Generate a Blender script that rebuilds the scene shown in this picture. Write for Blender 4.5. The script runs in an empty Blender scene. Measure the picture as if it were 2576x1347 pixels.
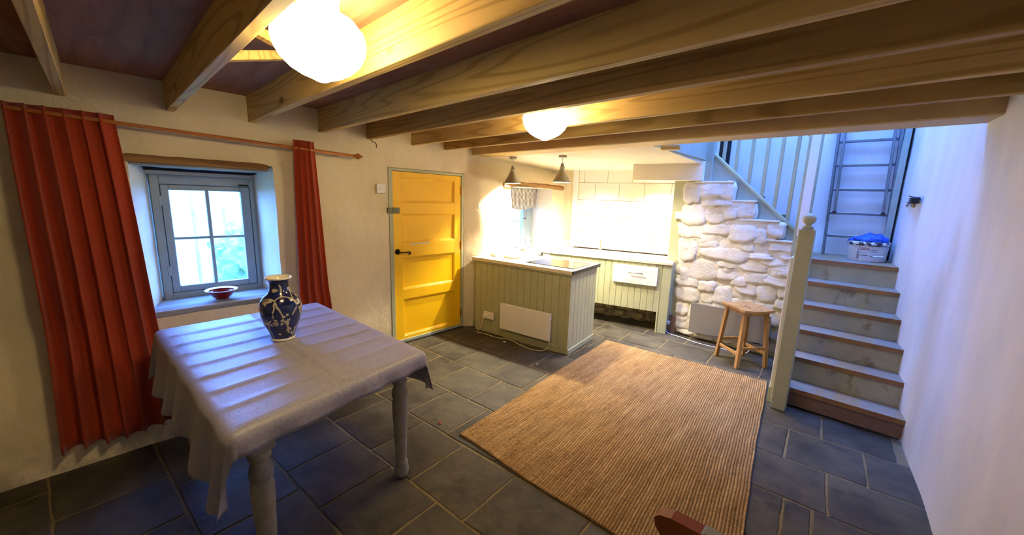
import bpy, bmesh, math, random
import numpy as np
from math import sin, cos, pi, radians, sqrt, exp
from mathutils import Vector, Matrix, noise
R = random.Random(7)
SC = bpy.context.scene
COL = SC.collection

# ------------------------------------------------------------------ camera, world, lights, exposure
cam_d = bpy.data.cameras.new('camera'); cam = bpy.data.objects.new('camera', cam_d); COL.objects.link(cam)
cam.matrix_world = Matrix(((0.7360, -0.1440, 0.6610, 0.0), (0.6760, 0.1090, -0.7290, 0.0), (0.0330, 0.9840, 0.1780, 1.6), (0, 0, 0, 1)))
_q = cam.matrix_world.to_quaternion(); cam.matrix_world = Matrix.Translation((0, 0, 1.6)) @ _q.to_matrix().to_4x4()
cam_d.sensor_width = 36.0; cam_d.lens = 960 / 2576 * 36; cam_d.shift_x = -22 / 2576; cam_d.clip_start = 0.02
SC.camera = cam
SC.view_settings.view_transform = 'Standard'; SC.view_settings.look = 'None'
SC.view_settings.gamma = 1.0; SC.view_settings.use_curve_mapping = False
SC.view_settings.exposure = 1.32
W = bpy.data.worlds.new('sky'); SC.world = W; W.use_nodes = True
W.node_tree.nodes['Background'].inputs[0].default_value = (0.11, 0.275, 1.0, 1)
W.node_tree.nodes['Background'].inputs[1].default_value = 30.0

def area(name, loc, direction, sx, sy, power=None, color=(1, 1, 1), portal=False):
    l = bpy.data.lights.new(name, 'AREA'); l.shape = 'RECTANGLE'; l.size = sx; l.size_y = sy; l.color = color
    l.energy = power or 0
    if portal: l.cycles.is_portal = True
    o = bpy.data.objects.new(name, l); COL.objects.link(o); o.location = loc
    o.rotation_euler = Vector(direction).to_track_quat('-Z', 'Y').to_euler()
    return o
def spot(name, loc, power, color, angle, blend, radius, direction=(0, 0, -1)):
    l = bpy.data.lights.new(name, 'SPOT'); l.energy = power; l.color = color; l.spot_size = radians(angle); l.spot_blend = blend
    l.shadow_soft_size = radius
    o = bpy.data.objects.new(name, l); COL.objects.link(o); o.location = loc
    o.rotation_euler = Vector(direction).to_track_quat('-Z', 'Y').to_euler()
    return o
WARM = (1.0, 0.69, 0.34); KWARM = (1.0, 0.86, 0.62)
area('window_portal', (-4.06, 0.57, 1.2), (1, 0, 0), 0.7, 0.95, portal=True)
area('kitchen_window_portal', (-4.06, 4.07, 1.3), (1, 0, 0), 0.85, 1.0, portal=True)
area('rooflight_portal', (-0.55, 4.35, 4.58), (0, 0, -1), 1.1, 1.1, portal=True)
# recessed ceiling downlights of the kitchen
DOWN = [(-1.80, 4.12, 2.083), (-2.95, 4.08, 2.083), (-2.78, 4.48, 2.070)]
for _p in DOWN:
    spot('downlight_beam', (_p[0], _p[1], _p[2] - 0.012), 62 if _p[0] > -2 else 85, KWARM, 125, 0.8, 0.03)

spot('hood_lamp_beam', (-2.02, 4.83, 1.862), 42, KWARM, 150, 0.6, 0.04)   # lamp under the boxed duct

# ------------------------------------------------------------------ helpers
def sr(h):
    h = h.lstrip('#'); c = [int(h[i:i + 2], 16) / 255 for i in (0, 2, 4)]
    return tuple((x / 12.92 if x <= 0.04045 else ((x + 0.055) / 1.055) ** 2.4) for x in c) + (1,)

class NT:
    def __init__(s, name):
        s.m = bpy.data.materials.new(name); s.m.use_nodes = True; s.t = s.m.node_tree; s.n = s.t.nodes; s.l = s.t.links
        s.b = s.n['Principled BSDF']; s.tc = s.n.new('ShaderNodeTexCoord')
    def new(s, typ, ins=None, **kw):
        n = s.n.new('ShaderNode' + typ)
        for k, v in kw.items(): setattr(n, k, v)
        for k, v in (ins or {}).items(): s.put(n.inputs[k], v)
        return n
    def put(s, sock, v):
        if isinstance(v, bpy.types.NodeSocket): s.l.new(v, sock)
        elif isinstance(v, (tuple, list)) and len(v) == 3 and sock.type == 'RGBA': sock.default_value = tuple(v) + (1,)
        else: sock.default_value = v
    def coord(s, scale=(1, 1, 1), rot=(0, 0, 0), src='Object'):
        return s.new('Mapping', {0: s.tc.outputs[src], 'Scale': scale, 'Rotation': rot}).outputs[0]
    def noise(s, vec, scale=5, detail=5, rough=0.6, dist=0.0):
        return s.new('TexNoise', {'Vector': vec, 'Scale': scale, 'Detail': detail, 'Roughness': rough, 'Distortion': dist}).outputs['Fac']
    def ramp(s, fac, stops, interp='LINEAR'):
        r = s.new('ValToRGB'); r.color_ramp.interpolation = interp; e = r.color_ramp.elements
        while len(e) < len(stops): e.new(0.5)
        for i, (p, c) in enumerate(stops): e[i].position = p; e[i].color = c if len(c) == 4 else tuple(c) + (1,)
        s.put(r.inputs[0], fac); return r.outputs[0]
    def mix(s, fac, a, b, mode='MIX'):
        m = s.new('Mix', data_type='RGBA', blend_type=mode); s.put(m.inputs[0], fac); s.put(m.inputs[6], a); s.put(m.inputs[7], b); return m.outputs[2]
    def math(s, op, a, b=0.0, c=None):
        m = s.new('Math', operation=op); s.put(m.inputs[0], a); s.put(m.inputs[1], b)
        if c is not None: s.put(m.inputs[2], c)
        return m.outputs[0]
    def mrange(s, v, a, b, c=0.0, d=1.0):
        m = s.new('MapRange', {0: v, 1: a, 2: b, 3: c, 4: d}); return m.outputs[0]
    def bump(s, h, strength=0.3, dist=0.01):
        bn = s.new('Bump', {'Strength': strength, 'Distance': dist, 'Height': h}); s.l.new(bn.outputs[0], s.b.inputs['Normal'])
    def fin(s, color=None, rough=0.6, metal=0.0, spec=None):
        if color is not None: s.put(s.b.inputs['Base Color'], color)
        s.put(s.b.inputs['Roughness'], rough); s.put(s.b.inputs['Metallic'], metal)
        if spec is not None: s.put(s.b.inputs['Specular IOR Level'], spec)
        return s.m

def mat_plain(name, hexc, rough=0.5, metal=0.0, var=0.06, scale=12, bump=0.0, spec=None):
    t = NT(name); c = sr(hexc); n = t.noise(t.coord(), scale)
    d = tuple(x * (1 - var * 2) for x in c[:3]); l = tuple(min(1, x * (1 + var)) for x in c[:3])
    col = t.ramp(n, [(0.3, d), (0.7, l)])
    if bump: t.bump(t.noise(t.coord(), scale * 4), bump, 0.003)
    return t.fin(col, rough, metal, spec)

def mat_plaster():
    t = NT('lime_plaster'); v = t.coord()
    n = t.noise(v, 2.2, 6, 0.6); n2 = t.noise(v, 24, 4, 0.6); n3 = t.noise(v, 7, 5, 0.65)
    col = t.ramp(n, [(0.25, sr('#dacca8')), (0.75, sr('#ebe0c4'))])
    spk = t.mrange(t.noise(v, 38, 3, 0.7), 0.72, 0.80)
    col = t.mix(t.math('MULTIPLY', spk, 0.35), col, sr('#a8977c'))
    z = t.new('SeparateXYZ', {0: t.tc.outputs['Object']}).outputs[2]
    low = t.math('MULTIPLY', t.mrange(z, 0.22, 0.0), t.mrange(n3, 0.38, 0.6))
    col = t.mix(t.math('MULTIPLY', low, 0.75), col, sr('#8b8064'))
    h = t.math('ADD', t.math('MULTIPLY', n3, 1.0), t.math('MULTIPLY', n2, 0.35))
    t.bump(h, 0.7, 0.016)
    return t.fin(col, 0.9, spec=0.2)
def mat_white_smooth():
    t = NT('smooth_white_paint'); v = t.coord((1, 1, 0.35))
    col = t.ramp(t.noise(v, 3, 5), [(0.3, sr('#d6d4d0')), (0.7, sr('#e9e7e2'))])
    t.bump(t.noise(t.coord((1, 1, .2)), 9, 4), 0.25, 0.008)
    return t.fin(col, 0.85, spec=0.2)
def mat_stone_paint():
    t = NT('whitewashed_stone'); v = t.new('NewGeometry').outputs['Position']
    col = t.ramp(t.noise(v, 5, 6, 0.65), [(0.3, sr('#d2c8b2')), (0.55, sr('#e6e0d2')), (0.8, sr('#f0ece4'))])
    pos = t.new('NewGeometry').outputs['Position']
    z = t.new('SeparateXYZ', {0: pos}).outputs[2]
    x = t.new('SeparateXYZ', {0: pos}).outputs[0]
    bare = t.math('MULTIPLY', t.mrange(z, 0.46, 0.36), t.mrange(x, -0.78, -0.70))
    flake = t.math('MULTIPLY', t.mrange(z, 0.5, 0.0), t.mrange(t.noise(v, 22, 5, 0.7), 0.50, 0.60))
    col = t.mix(t.math('MULTIPLY', flake, 0.55), col, sr('#a98f5c'))
    col = t.mix(t.math('MULTIPLY', bare, 0.8), col, sr('#8d8a80'))
    t.bump(t.math('ADD', t.noise(v, 18, 6, 0.7), t.math('MULTIPLY', t.noise(v, 55, 4, 0.6), 0.3)), 0.6, 0.018)
    return t.fin(col, 0.85, spec=0.25)
def mat_bare_stone():
    t = NT('bare_rubble'); v = t.coord()
    col = t.ramp(t.noise(v, 12, 6, 0.7), [(0.3, sr('#6e604a')), (0.5, sr('#a39274')), (0.75, sr('#d0c19f'))])
    t.bump(t.noise(v, 26, 6, 0.7), 0.8, 0.02)
    return t.fin(col, 0.95)
def mat_slate():
    t = NT('slate'); oi = t.new('ObjectInfo').outputs['Random']; v = t.coord()
    off = t.new('VectorMath', {0: v}, operation='ADD'); cx = t.new('CombineXYZ', {0: t.math('MULTIPLY', oi, 37.0), 1: t.math('MULTIPLY', oi, 91.0)})
    t.l.new(cx.outputs[0], off.inputs[1]); vv = off.outputs[0]
    n = t.noise(vv, 3.0, 7, 0.65); n2 = t.noise(vv, 40, 4, 0.7)
    base = t.mix(oi, sr('#37322a'), sr('#484236'))
    col = t.mix(t.mrange(n, 0.42, 0.68), base, sr('#5b5545'))
    col = t.mix(t.mrange(n, 0.42, 0.25), col, sr('#272520'))
    dust = t.math('MULTIPLY', t.mrange(t.noise(t.new('NewGeometry').outputs['Position'], 1.7, 5, 0.65), 0.48, 0.66), 0.35)
    col = t.mix(dust, col, sr('#6f6a59'))
    stn = t.mrange(t.noise(t.new('NewGeometry').outputs['Position'], 2.9, 6, 0.7), 0.56, 0.68)
    col = t.mix(t.math('MULTIPLY', stn, 0.55), col, sr('#1d1a14'))
    col = t.mix(t.math('MULTIPLY', t.mrange(n2, 0.66, 0.76), 0.5), col, sr('#8d8672'))
    t.bump(t.math('ADD', t.noise(vv, 9, 6, 0.65), t.math('MULTIPLY', n2, 0.15)), 0.6, 0.014)
    return t.fin(col, t.mrange(n, 0.3, 0.7, 0.52, 0.7), spec=0.2)
def mat_wood(name, c1, c2, axis=0, ring=14, knots=True, rough=0.6, knotc='#5b3d18', fine=60):
    t = NT(name); oi = t.new('ObjectInfo').outputs['Random']
    sc = [1, 1, 1]; sc[axis] = 0.055
    add = t.new('VectorMath', {0: t.tc.outputs['Object']}, operation='ADD')
    cx = t.new('CombineXYZ', {0: t.math('MULTIPLY', oi, 13.0), 1: t.math('MULTIPLY', oi, 3.1), 2: t.math('MULTIPLY', oi, 7.7)}); t.l.new(cx.outputs[0], add.inputs[1])
    v = t.new('Mapping', {0: add.outputs[0], 'Scale': sc}).outputs[0]
    big = t.noise(v, 3.6, 2, 0.45, 0.15)
    rings = t.math('SINE', t.math('MULTIPLY', big, ring * 6.28))
    f = t.noise(v, fine, 3, 0.6)
    fac = t.math('ADD', t.math('MULTIPLY', t.mrange(rings, 0.3, 0.95), 0.5), t.math('MULTIPLY', f, 0.5))
    col = t.ramp(fac, [(0.2, sr(c2)), (0.75, sr(c1))])
    pat = t.noise(add.outputs[0], 1.3, 3)
    col = t.mix(t.mrange(pat, 0.45, 0.75, 0, 0.35), col, sr(c2))
    if knots:
        sk = [1, 1, 1]; sk[axis] = 0.45
        vk = t.new('Mapping', {0: add.outputs[0], 'Scale': sk}).outputs[0]
        vo = t.new('TexVoronoi', {'Vector': vk, 'Scale': 5.0}); keep = t.mrange(t.new('SeparateColor', {0: vo.outputs['Color']}).outputs[0], 0.60, 0.62)
        k = t.math('MULTIPLY', t.mrange(vo.outputs['Distance'], 0.13, 0.07), keep)
        col = t.mix(t.math('MULTIPLY', k, 0.85), col, sr(knotc))
    t.bump(fac, 0.15, 0.003)
    return t.fin(col, rough, spec=0.35)
def mat_ply():
    t = NT('plywood'); v = t.coord((0.12, 1, 1))
    col = t.ramp(t.noise(v, 9, 5, 0.6, 1.2), [(0.3, sr('#80543f')), (0.6, sr('#9a6c52')), (0.8, sr('#a87c62'))])
    dust = t.mrange(t.noise(t.coord(), 4.5, 6, 0.7), 0.6, 0.75)
    col = t.mix(t.math('MULTIPLY', dust, 0.4), col, sr('#b3a194'))
    return t.fin(col, 0.75, spec=0.3)
def mat_yellow():
    t = NT('yellow_gloss_paint'); v = t.coord()
    col = t.ramp(t.noise(v, 3, 4), [(0.3, sr('#f2bd10')), (0.7, sr('#fac818'))])
    ch = t.mrange(t.noise(t.coord(), 42, 3, 0.6), 0.77, 0.79)
    col = t.mix(t.math('MULTIPLY', ch, 0.6), col, sr('#8e6a2a'))
    t.bump(t.noise(t.coord(), 30, 3), 0.08, 0.003)
    return t.fin(col, 0.36, spec=0.45)
def mat_worn_riser():
    t = NT('scuffed_riser_paint'); v = t.coord()
    col = t.ramp(t.noise(v, 5, 4), [(0.3, sr('#a09c80')), (0.7, sr('#b5b199'))])
    s1 = t.mrange(t.noise(t.coord((1, 1, 0.5)), 9, 5, 0.65), 0.55, 0.68)
    col = t.mix(t.math('MULTIPLY', s1, 0.8), col, sr('#6a5c3a'))
    s2 = t.mrange(t.noise(t.coord((1, 1, .2)), 4.2, 3), 0.56, 0.62)
    col = t.mix(t.math('MULTIPLY', s2, 0.5), col, sr('#b3ad7a'))
    return t.fin(col, 0.6)
def mat_tread():
    t = NT('dusty_tread_board'); v = t.coord((0.15, 1, 1))
    col = t.ramp(t.noise(v, 20, 5, 0.6), [(0.3, sr('#7a5738')), (0.7, sr('#97714a'))])
    nz = t.new('SeparateXYZ', {0: t.new('NewGeometry').outputs['Normal']}).outputs[2]
    dust = t.math('MULTIPLY', t.mrange(nz, 0.6, 0.95), t.mrange(t.noise(t.coord(), 5, 5), 0.25, 0.6, 0.6, 0.95))
    col = t.mix(dust, col, sr('#8f8778'))
    pn = t.math('MULTIPLY', t.mrange(t.noise(t.coord((1, .1, .1)), 4.5, 2), 0.5, 0.56), 0.45)
    col = t.mix(pn, col, sr('#9a7430'))
    return t.fin(col, 0.7)
def mat_jute():
    t = NT('jute_weave'); v = t.coord((1, 0.12, 1), (0, 0, radians(-5)))
    n = t.noise(v, 26, 3, 0.7); n2 = t.noise(t.coord(), 110, 3, 0.7); n3 = t.noise(t.coord(), 3, 4)
    n4 = t.noise(t.coord((0.25, 1, 1), (0, 0, radians(-5))), 60, 3, 0.7)
    fac = t.math('ADD', t.math('MULTIPLY', n, 0.45), t.math('ADD', t.math('MULTIPLY', n2, 0.4), t.math('MULTIPLY', n4, 0.25)))
    col = t.ramp(fac, [(0.38, sr('#7a5a32')), (0.52, sr('#aa8450')), (0.68, sr('#c9a46c')), (0.8, sr('#d8b983'))])
    col = t.mix(t.mrange(n3, 0.3, 0.7, 0, 0.2), col, sr('#8f7352'))
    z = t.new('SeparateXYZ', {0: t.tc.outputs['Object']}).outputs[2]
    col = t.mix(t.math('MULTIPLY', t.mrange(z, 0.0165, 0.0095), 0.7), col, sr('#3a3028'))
    return t.fin(col, 0.85, spec=0.15)
def mat_cloth():
    t = NT('silver_grey_tablecloth'); v = t.coord()
    vo = t.new('TexVoronoi', {'Vector': t.coord((1, 1, 0.3)), 'Scale': 6.0}, feature='F1')
    dd = vo.outputs['Distance']
    ring = t.math('ABSOLUTE', t.math('SINE', t.math('MULTIPLY', t.math('ADD', dd, t.math('MULTIPLY', t.noise(v, 3, 2), 0.12)), 24.0)))
    line = t.math('MULTIPLY', t.mrange(ring, 0.16, 0.04), t.mrange(dd, 0.62, 0.5))
    keep = t.mrange(t.noise(v, 5, 2), 0.42, 0.5); line = t.math('MULTIPLY', line, keep)
    base = t.ramp(t.noise(t.coord((1, 1, 1)), 90, 3), [(0.3, sr('#8d8a9a')), (0.7, sr('#a19eac'))])
    col = t.mix(t.math('MULTIPLY', line, 0.55), base, sr('#6e6670'))
    t.bump(t.math('SUBTRACT', t.noise(v, 11, 4), t.math('MULTIPLY', line, 0.25)), 0.3, 0.008)
    m = t.fin(col, 0.45, spec=0.55); t.b.inputs['Sheen Weight'].default_value = 0.2
    return m
def mat_curtain():
    t = NT('rust_red_curtain_fabric'); v = t.coord()
    col = t.ramp(t.noise(v, 140, 2), [(0.3, sr('#95331a')), (0.7, sr('#ab421f'))])
    m = t.fin(col, 0.85, spec=0.15); t.b.inputs['Sheen Weight'].default_value = 0.25
    return m
def mat_vase():
    t = NT('cobalt_glaze_with_blossom'); v = t.coord()
    wob = t.new('TexNoise', {'Vector': v, 'Scale': 14.0, 'Detail': 2.0})
    vv = t.new('VectorMath', {0: v}, operation='ADD'); sc = t.new('VectorMath', {0: wob.outputs['Color']}, operation='SCALE'); sc.inputs[3].default_value = 0.035; t.l.new(sc.outputs[0], vv.inputs[1])
    ve = t.new('TexVoronoi', {'Vector': t.new('Mapping', {0: vv.outputs[0], 'Scale': (1, 1, .6)}).outputs[0], 'Scale': 13.0}, feature='DISTANCE_TO_EDGE').outputs['Distance']
    br = t.math('MULTIPLY', t.mrange(ve, 0.055, 0.035), t.mrange(t.noise(v, 11, 2), 0.40, 0.43))
    vf = t.new('TexVoronoi', {'Vector': vv.outputs[0], 'Scale': 42.0}); keep = t.mrange(t.new('SeparateColor', {0: vf.outputs['Color']}).outputs[1], 0.80, 0.82)
    fl = t.math('MULTIPLY', t.mrange(vf.outputs['Distance'], 0.42, 0.36), keep)
    vg = t.new('TexVoronoi', {'Vector': vv.outputs[0], 'Scale': 22.0}); keep2 = t.mrange(t.new('SeparateColor', {0: vg.outputs['Color']}).outputs[0], 0.84, 0.86)
    fl2 = t.math('MULTIPLY', t.mrange(vg.outputs['Distance'], 0.36, 0.3), keep2)
    pat = t.math('MAXIMUM', br, t.math('MAXIMUM', fl, fl2))
    z = t.new('SeparateXYZ', {0: v}).outputs[2]
    pat = t.math('MULTIPLY', pat, t.mrange(z, 0.325, 0.32))
    blue = t.ramp(t.noise(v, 20, 4), [(0.3, sr('#0f1740')), (0.7, sr('#1d2b6a'))])
    m = t.fin(t.mix(pat, blue, sr('#b9b299')), 0.14, spec=0.5)
    t.b.inputs['Coat Weight'].default_value = 0.4; t.b.inputs['Coat Roughness'].default_value = 0.06
    return m
def mat_blind():
    t = NT('ticking_stripe_fabric'); y = t.new('SeparateXYZ', {0: t.tc.outputs['Object']}).outputs[1]
    s = t.math('FRACT', t.math('MULTIPLY', y, 34.0)); st = t.mrange(t.math('ABSOLUTE', t.math('SUBTRACT', s, 0.5)), 0.20, 0.26)
    return t.fin(t.mix(st, sr('#e4ddcd'), sr('#6f6358')), 0.9)
def mat_glass():
    t = NT('window_glass'); gl = t.new('BsdfGlossy', {'Roughness': 0.02}); tr = t.new('BsdfTransparent', {0: (0.93, 0.97, 0.98, 1)})
    lw = t.new('LayerWeight', {0: 0.5}); fr = t.math('MULTIPLY_ADD', t.math('POWER', lw.outputs['Facing'], 5.0), 0.7, 0.04); mx = t.new('MixShader', {0: fr, 1: tr.outputs[0], 2: gl.outputs[0]})
    t.l.new(mx.outputs[0], t.n['Material Output'].inputs[0]); return t.m
def mat_emit(name, color, strength):
    t = NT(name); t.b.inputs['Emission Color'].default_value = tuple(color) + (1,); t.b.inputs['Emission Strength'].default_value = strength
    return t.fin((1, 1, 1), 0.4)
def mat_foliage():
    t = NT('garden_leaves'); col = t.ramp(t.noise(t.coord(), 9, 4), [(0.3, sr('#4a6a44')), (0.7, sr('#8da67c'))]); return t.fin(col, 0.8)
def mat_bag():
    t = NT('blue_plastic_film'); n = t.noise(t.coord(), 30, 4)
    m = t.fin(t.ramp(n, [(0.3, sr('#0b3fae')), (0.7, sr('#1f63d8'))]), 0.22, spec=0.6); t.bump(t.noise(t.coord(), 45, 5, 0.7, 1.0), 0.7, 0.01); return m
def mat_bucket_rim():
    t = NT('paint_spattered_rim'); n = t.noise(t.coord(), 26, 4, 0.7)
    return t.fin(t.ramp(n, [(0.50, sr('#2c2f3b')), (0.56, sr('#dfe3e8'))]), 0.45)
def mat_ladder():
    t = NT('worn_aluminium'); n = t.noise(t.coord(), 30, 5, 0.7)
    return t.fin(t.ramp(n, [(0.35, sr('#6f7275')), (0.6, sr('#85888a')), (0.75, sr('#a2a4a6'))]), t.mrange(n, .3, .7, .35, .6), 0.75)

M = dict(plaster=mat_plaster(), smooth=mat_white_smooth(), stone=mat_stone_paint(), rubble=mat_bare_stone(), slate=mat_slate(),
    beam=mat_wood('pine_joist', '#a08448', '#c2a566', 0, 22, True, 0.62), beam2=mat_wood('darker_pine_joist', '#8b6c38', '#a98a50', 0, 22, True, 0.62),
    beampaint=mat_plain('painted_beam', '#c2a872', 0.6, 0, 0.05, 5), ply=mat_ply(), yellow=mat_yellow(), riser=mat_worn_riser(), tread=mat_tread(),
    jute=mat_jute(), cloth=mat_cloth(), curtain=mat_curtain(), vase=mat_vase(), blind=mat_blind(), glass=mat_glass(), leaves=mat_foliage(),
    bag=mat_bag(), rim=mat_bucket_rim(), ladder=mat_ladder(),
    mortar=mat_plain('floor_grout', '#7e6d4a', 0.95, 0, 0.12, 30, 0.3), sage=mat_plain('sage_green_paint', '#b1b391', 0.5, 0, 0.04, 6, 0.05),
    sagedark=mat_plain('sage_frame_paint', '#a3ab9a', 0.5, 0, 0.05, 8, 0.05), winframe=mat_plain('blue_grey_window_paint', '#93a2a0', 0.5, 0, 0.05, 9, 0.06),
    white=mat_plain('white_paint', '#ece9e2', 0.4, 0, 0.02, 5), plastic=mat_plain('white_plastic', '#efece6', 0.3, 0, 0.01, 5),
    cream=mat_plain('cream_worktop', '#e9ddc4', 0.35, 0, 0.03, 20), blackedge=mat_plain('black_edging', '#242427', 0.4, 0, 0.1, 20),
    hob=mat_plain('black_hob_glass', '#08080a', 0.05, 0, 0.0, 5, spec=0.6), tile=mat_plain('white_glazed_tile', '#efe8da', 0.12, 0, 0.02, 4),
    creampaint=mat_plain('cream_emulsion', '#ede3c8', 0.85, 0, 0.03, 4, 0.05),
    grout=mat_plain('dark_tile_joint', '#6f5f4c', 0.9, 0, 0.05, 30), iron=mat_plain('black_iron', '#15130f', 0.45, 0.6, 0.1, 30),
    brass=mat_plain('dull_green_brass', '#7b7a52', 0.45, 0.6, 0.2, 40), orange=mat_wood('orange_pine_rod', '#96541c', '#b06a26', 1, 8, False, 0.4),
    oldwood=mat_wood('old_lintel_wood', '#6e4f2e', '#9c7748', 1, 9, False, 0.85), plank=mat_wood('grey_lintel_plank', '#7c7f80', '#a2a5a3', 1, 9, False, 0.85),
    stool=mat_wood('oiled_pine_stool', '#98703f', '#b58a55', 2, 7, False, 0.5), steel=mat_plain('brushed_steel', '#98948a', 0.28, 0.9, 0.05, 40),
    greyheat=mat_plain('grey_glass_heater', '#8d8b86', 0.22, 0.2, 0.03, 2), tablepaint=mat_plain('grey_table_paint', '#a29c8d', 0.55, 0, 0.1, 14, 0.15),
    porcelain=mat_plain('white_porcelain', '#e8e2cf', 0.2, 0, 0.02, 5), red=mat_plain('red_glaze', '#8e0f1a', 0.12, 0, 0.08, 8),
    mahog=mat_wood('dark_polished_wood', '#4a2412', '#7d4424', 0, 6, False, 0.25), pad=mat_plain('grey_arm_pad', '#84847f', 0.8, 0, 0.08, 40, 0.2),
    black=mat_plain('black_rubber', '#0f0f11', 0.6, 0, 0.1, 20), bucket=mat_plain('white_bucket_plastic', '#d8dade', 0.4, 0, 0.04, 6),
    ink=mat_plain('dark_print', '#2a2c4a', 0.6, 0, 0, 5), redink=mat_plain('red_print', '#c0303a', 0.6, 0, 0, 5), paper=mat_plain('label_film', '#c9cbd2', 0.45, 0, 0.03, 9),
    boardwood=mat_plain('pale_round_board', '#c89a5e', 0.5, 0, 0.1, 12), blueglaze=mat_plain('blue_grey_glaze', '#8f93b5', 0.3, 0, 0.15, 30),
    turq=mat_plain('turquoise_soap', '#3fc3c4', 0.3), mdf=mat_plain('brown_board_edge', '#7d6350', 0.75, 0, 0.08, 25), cable=mat_plain('cream_flex', '#ddd2b0', 0.5),
    whitecable=mat_plain('white_flex', '#e6e6ea', 0.5), darkgap=mat_plain('painted_gap_shade', '#1c1715', 0.9), grass=mat_plain('lawn', '#6f9160', 0.9, 0, 0.3, 3),  # darkgap: near-black colour that stands in for shade inside gaps
    render=mat_plain('pale_outside_render', '#b9c4c4', 0.9, 0, 0.15, 3), dust=mat_plain('plaster_crumb', '#e0d8c0', 0.9), leaf=mat_plain('dry_brown_leaf', '#7a3d18', 0.8),
    terracotta=mat_plain('hinge_rust', '#a8671c', 0.5, 0.3, 0.1, 40))
M['globe'] = mat_emit('lit_opal_glass', (1.0, 0.79, 0.40), 15.5)
M['lampglow'] = mat_emit('lit_lamp', (1.0, 0.90, 0.72), 60.0)
M['shadein'] = mat_plain('white_shade_lining', '#f4f2ee', 0.4)

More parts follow.
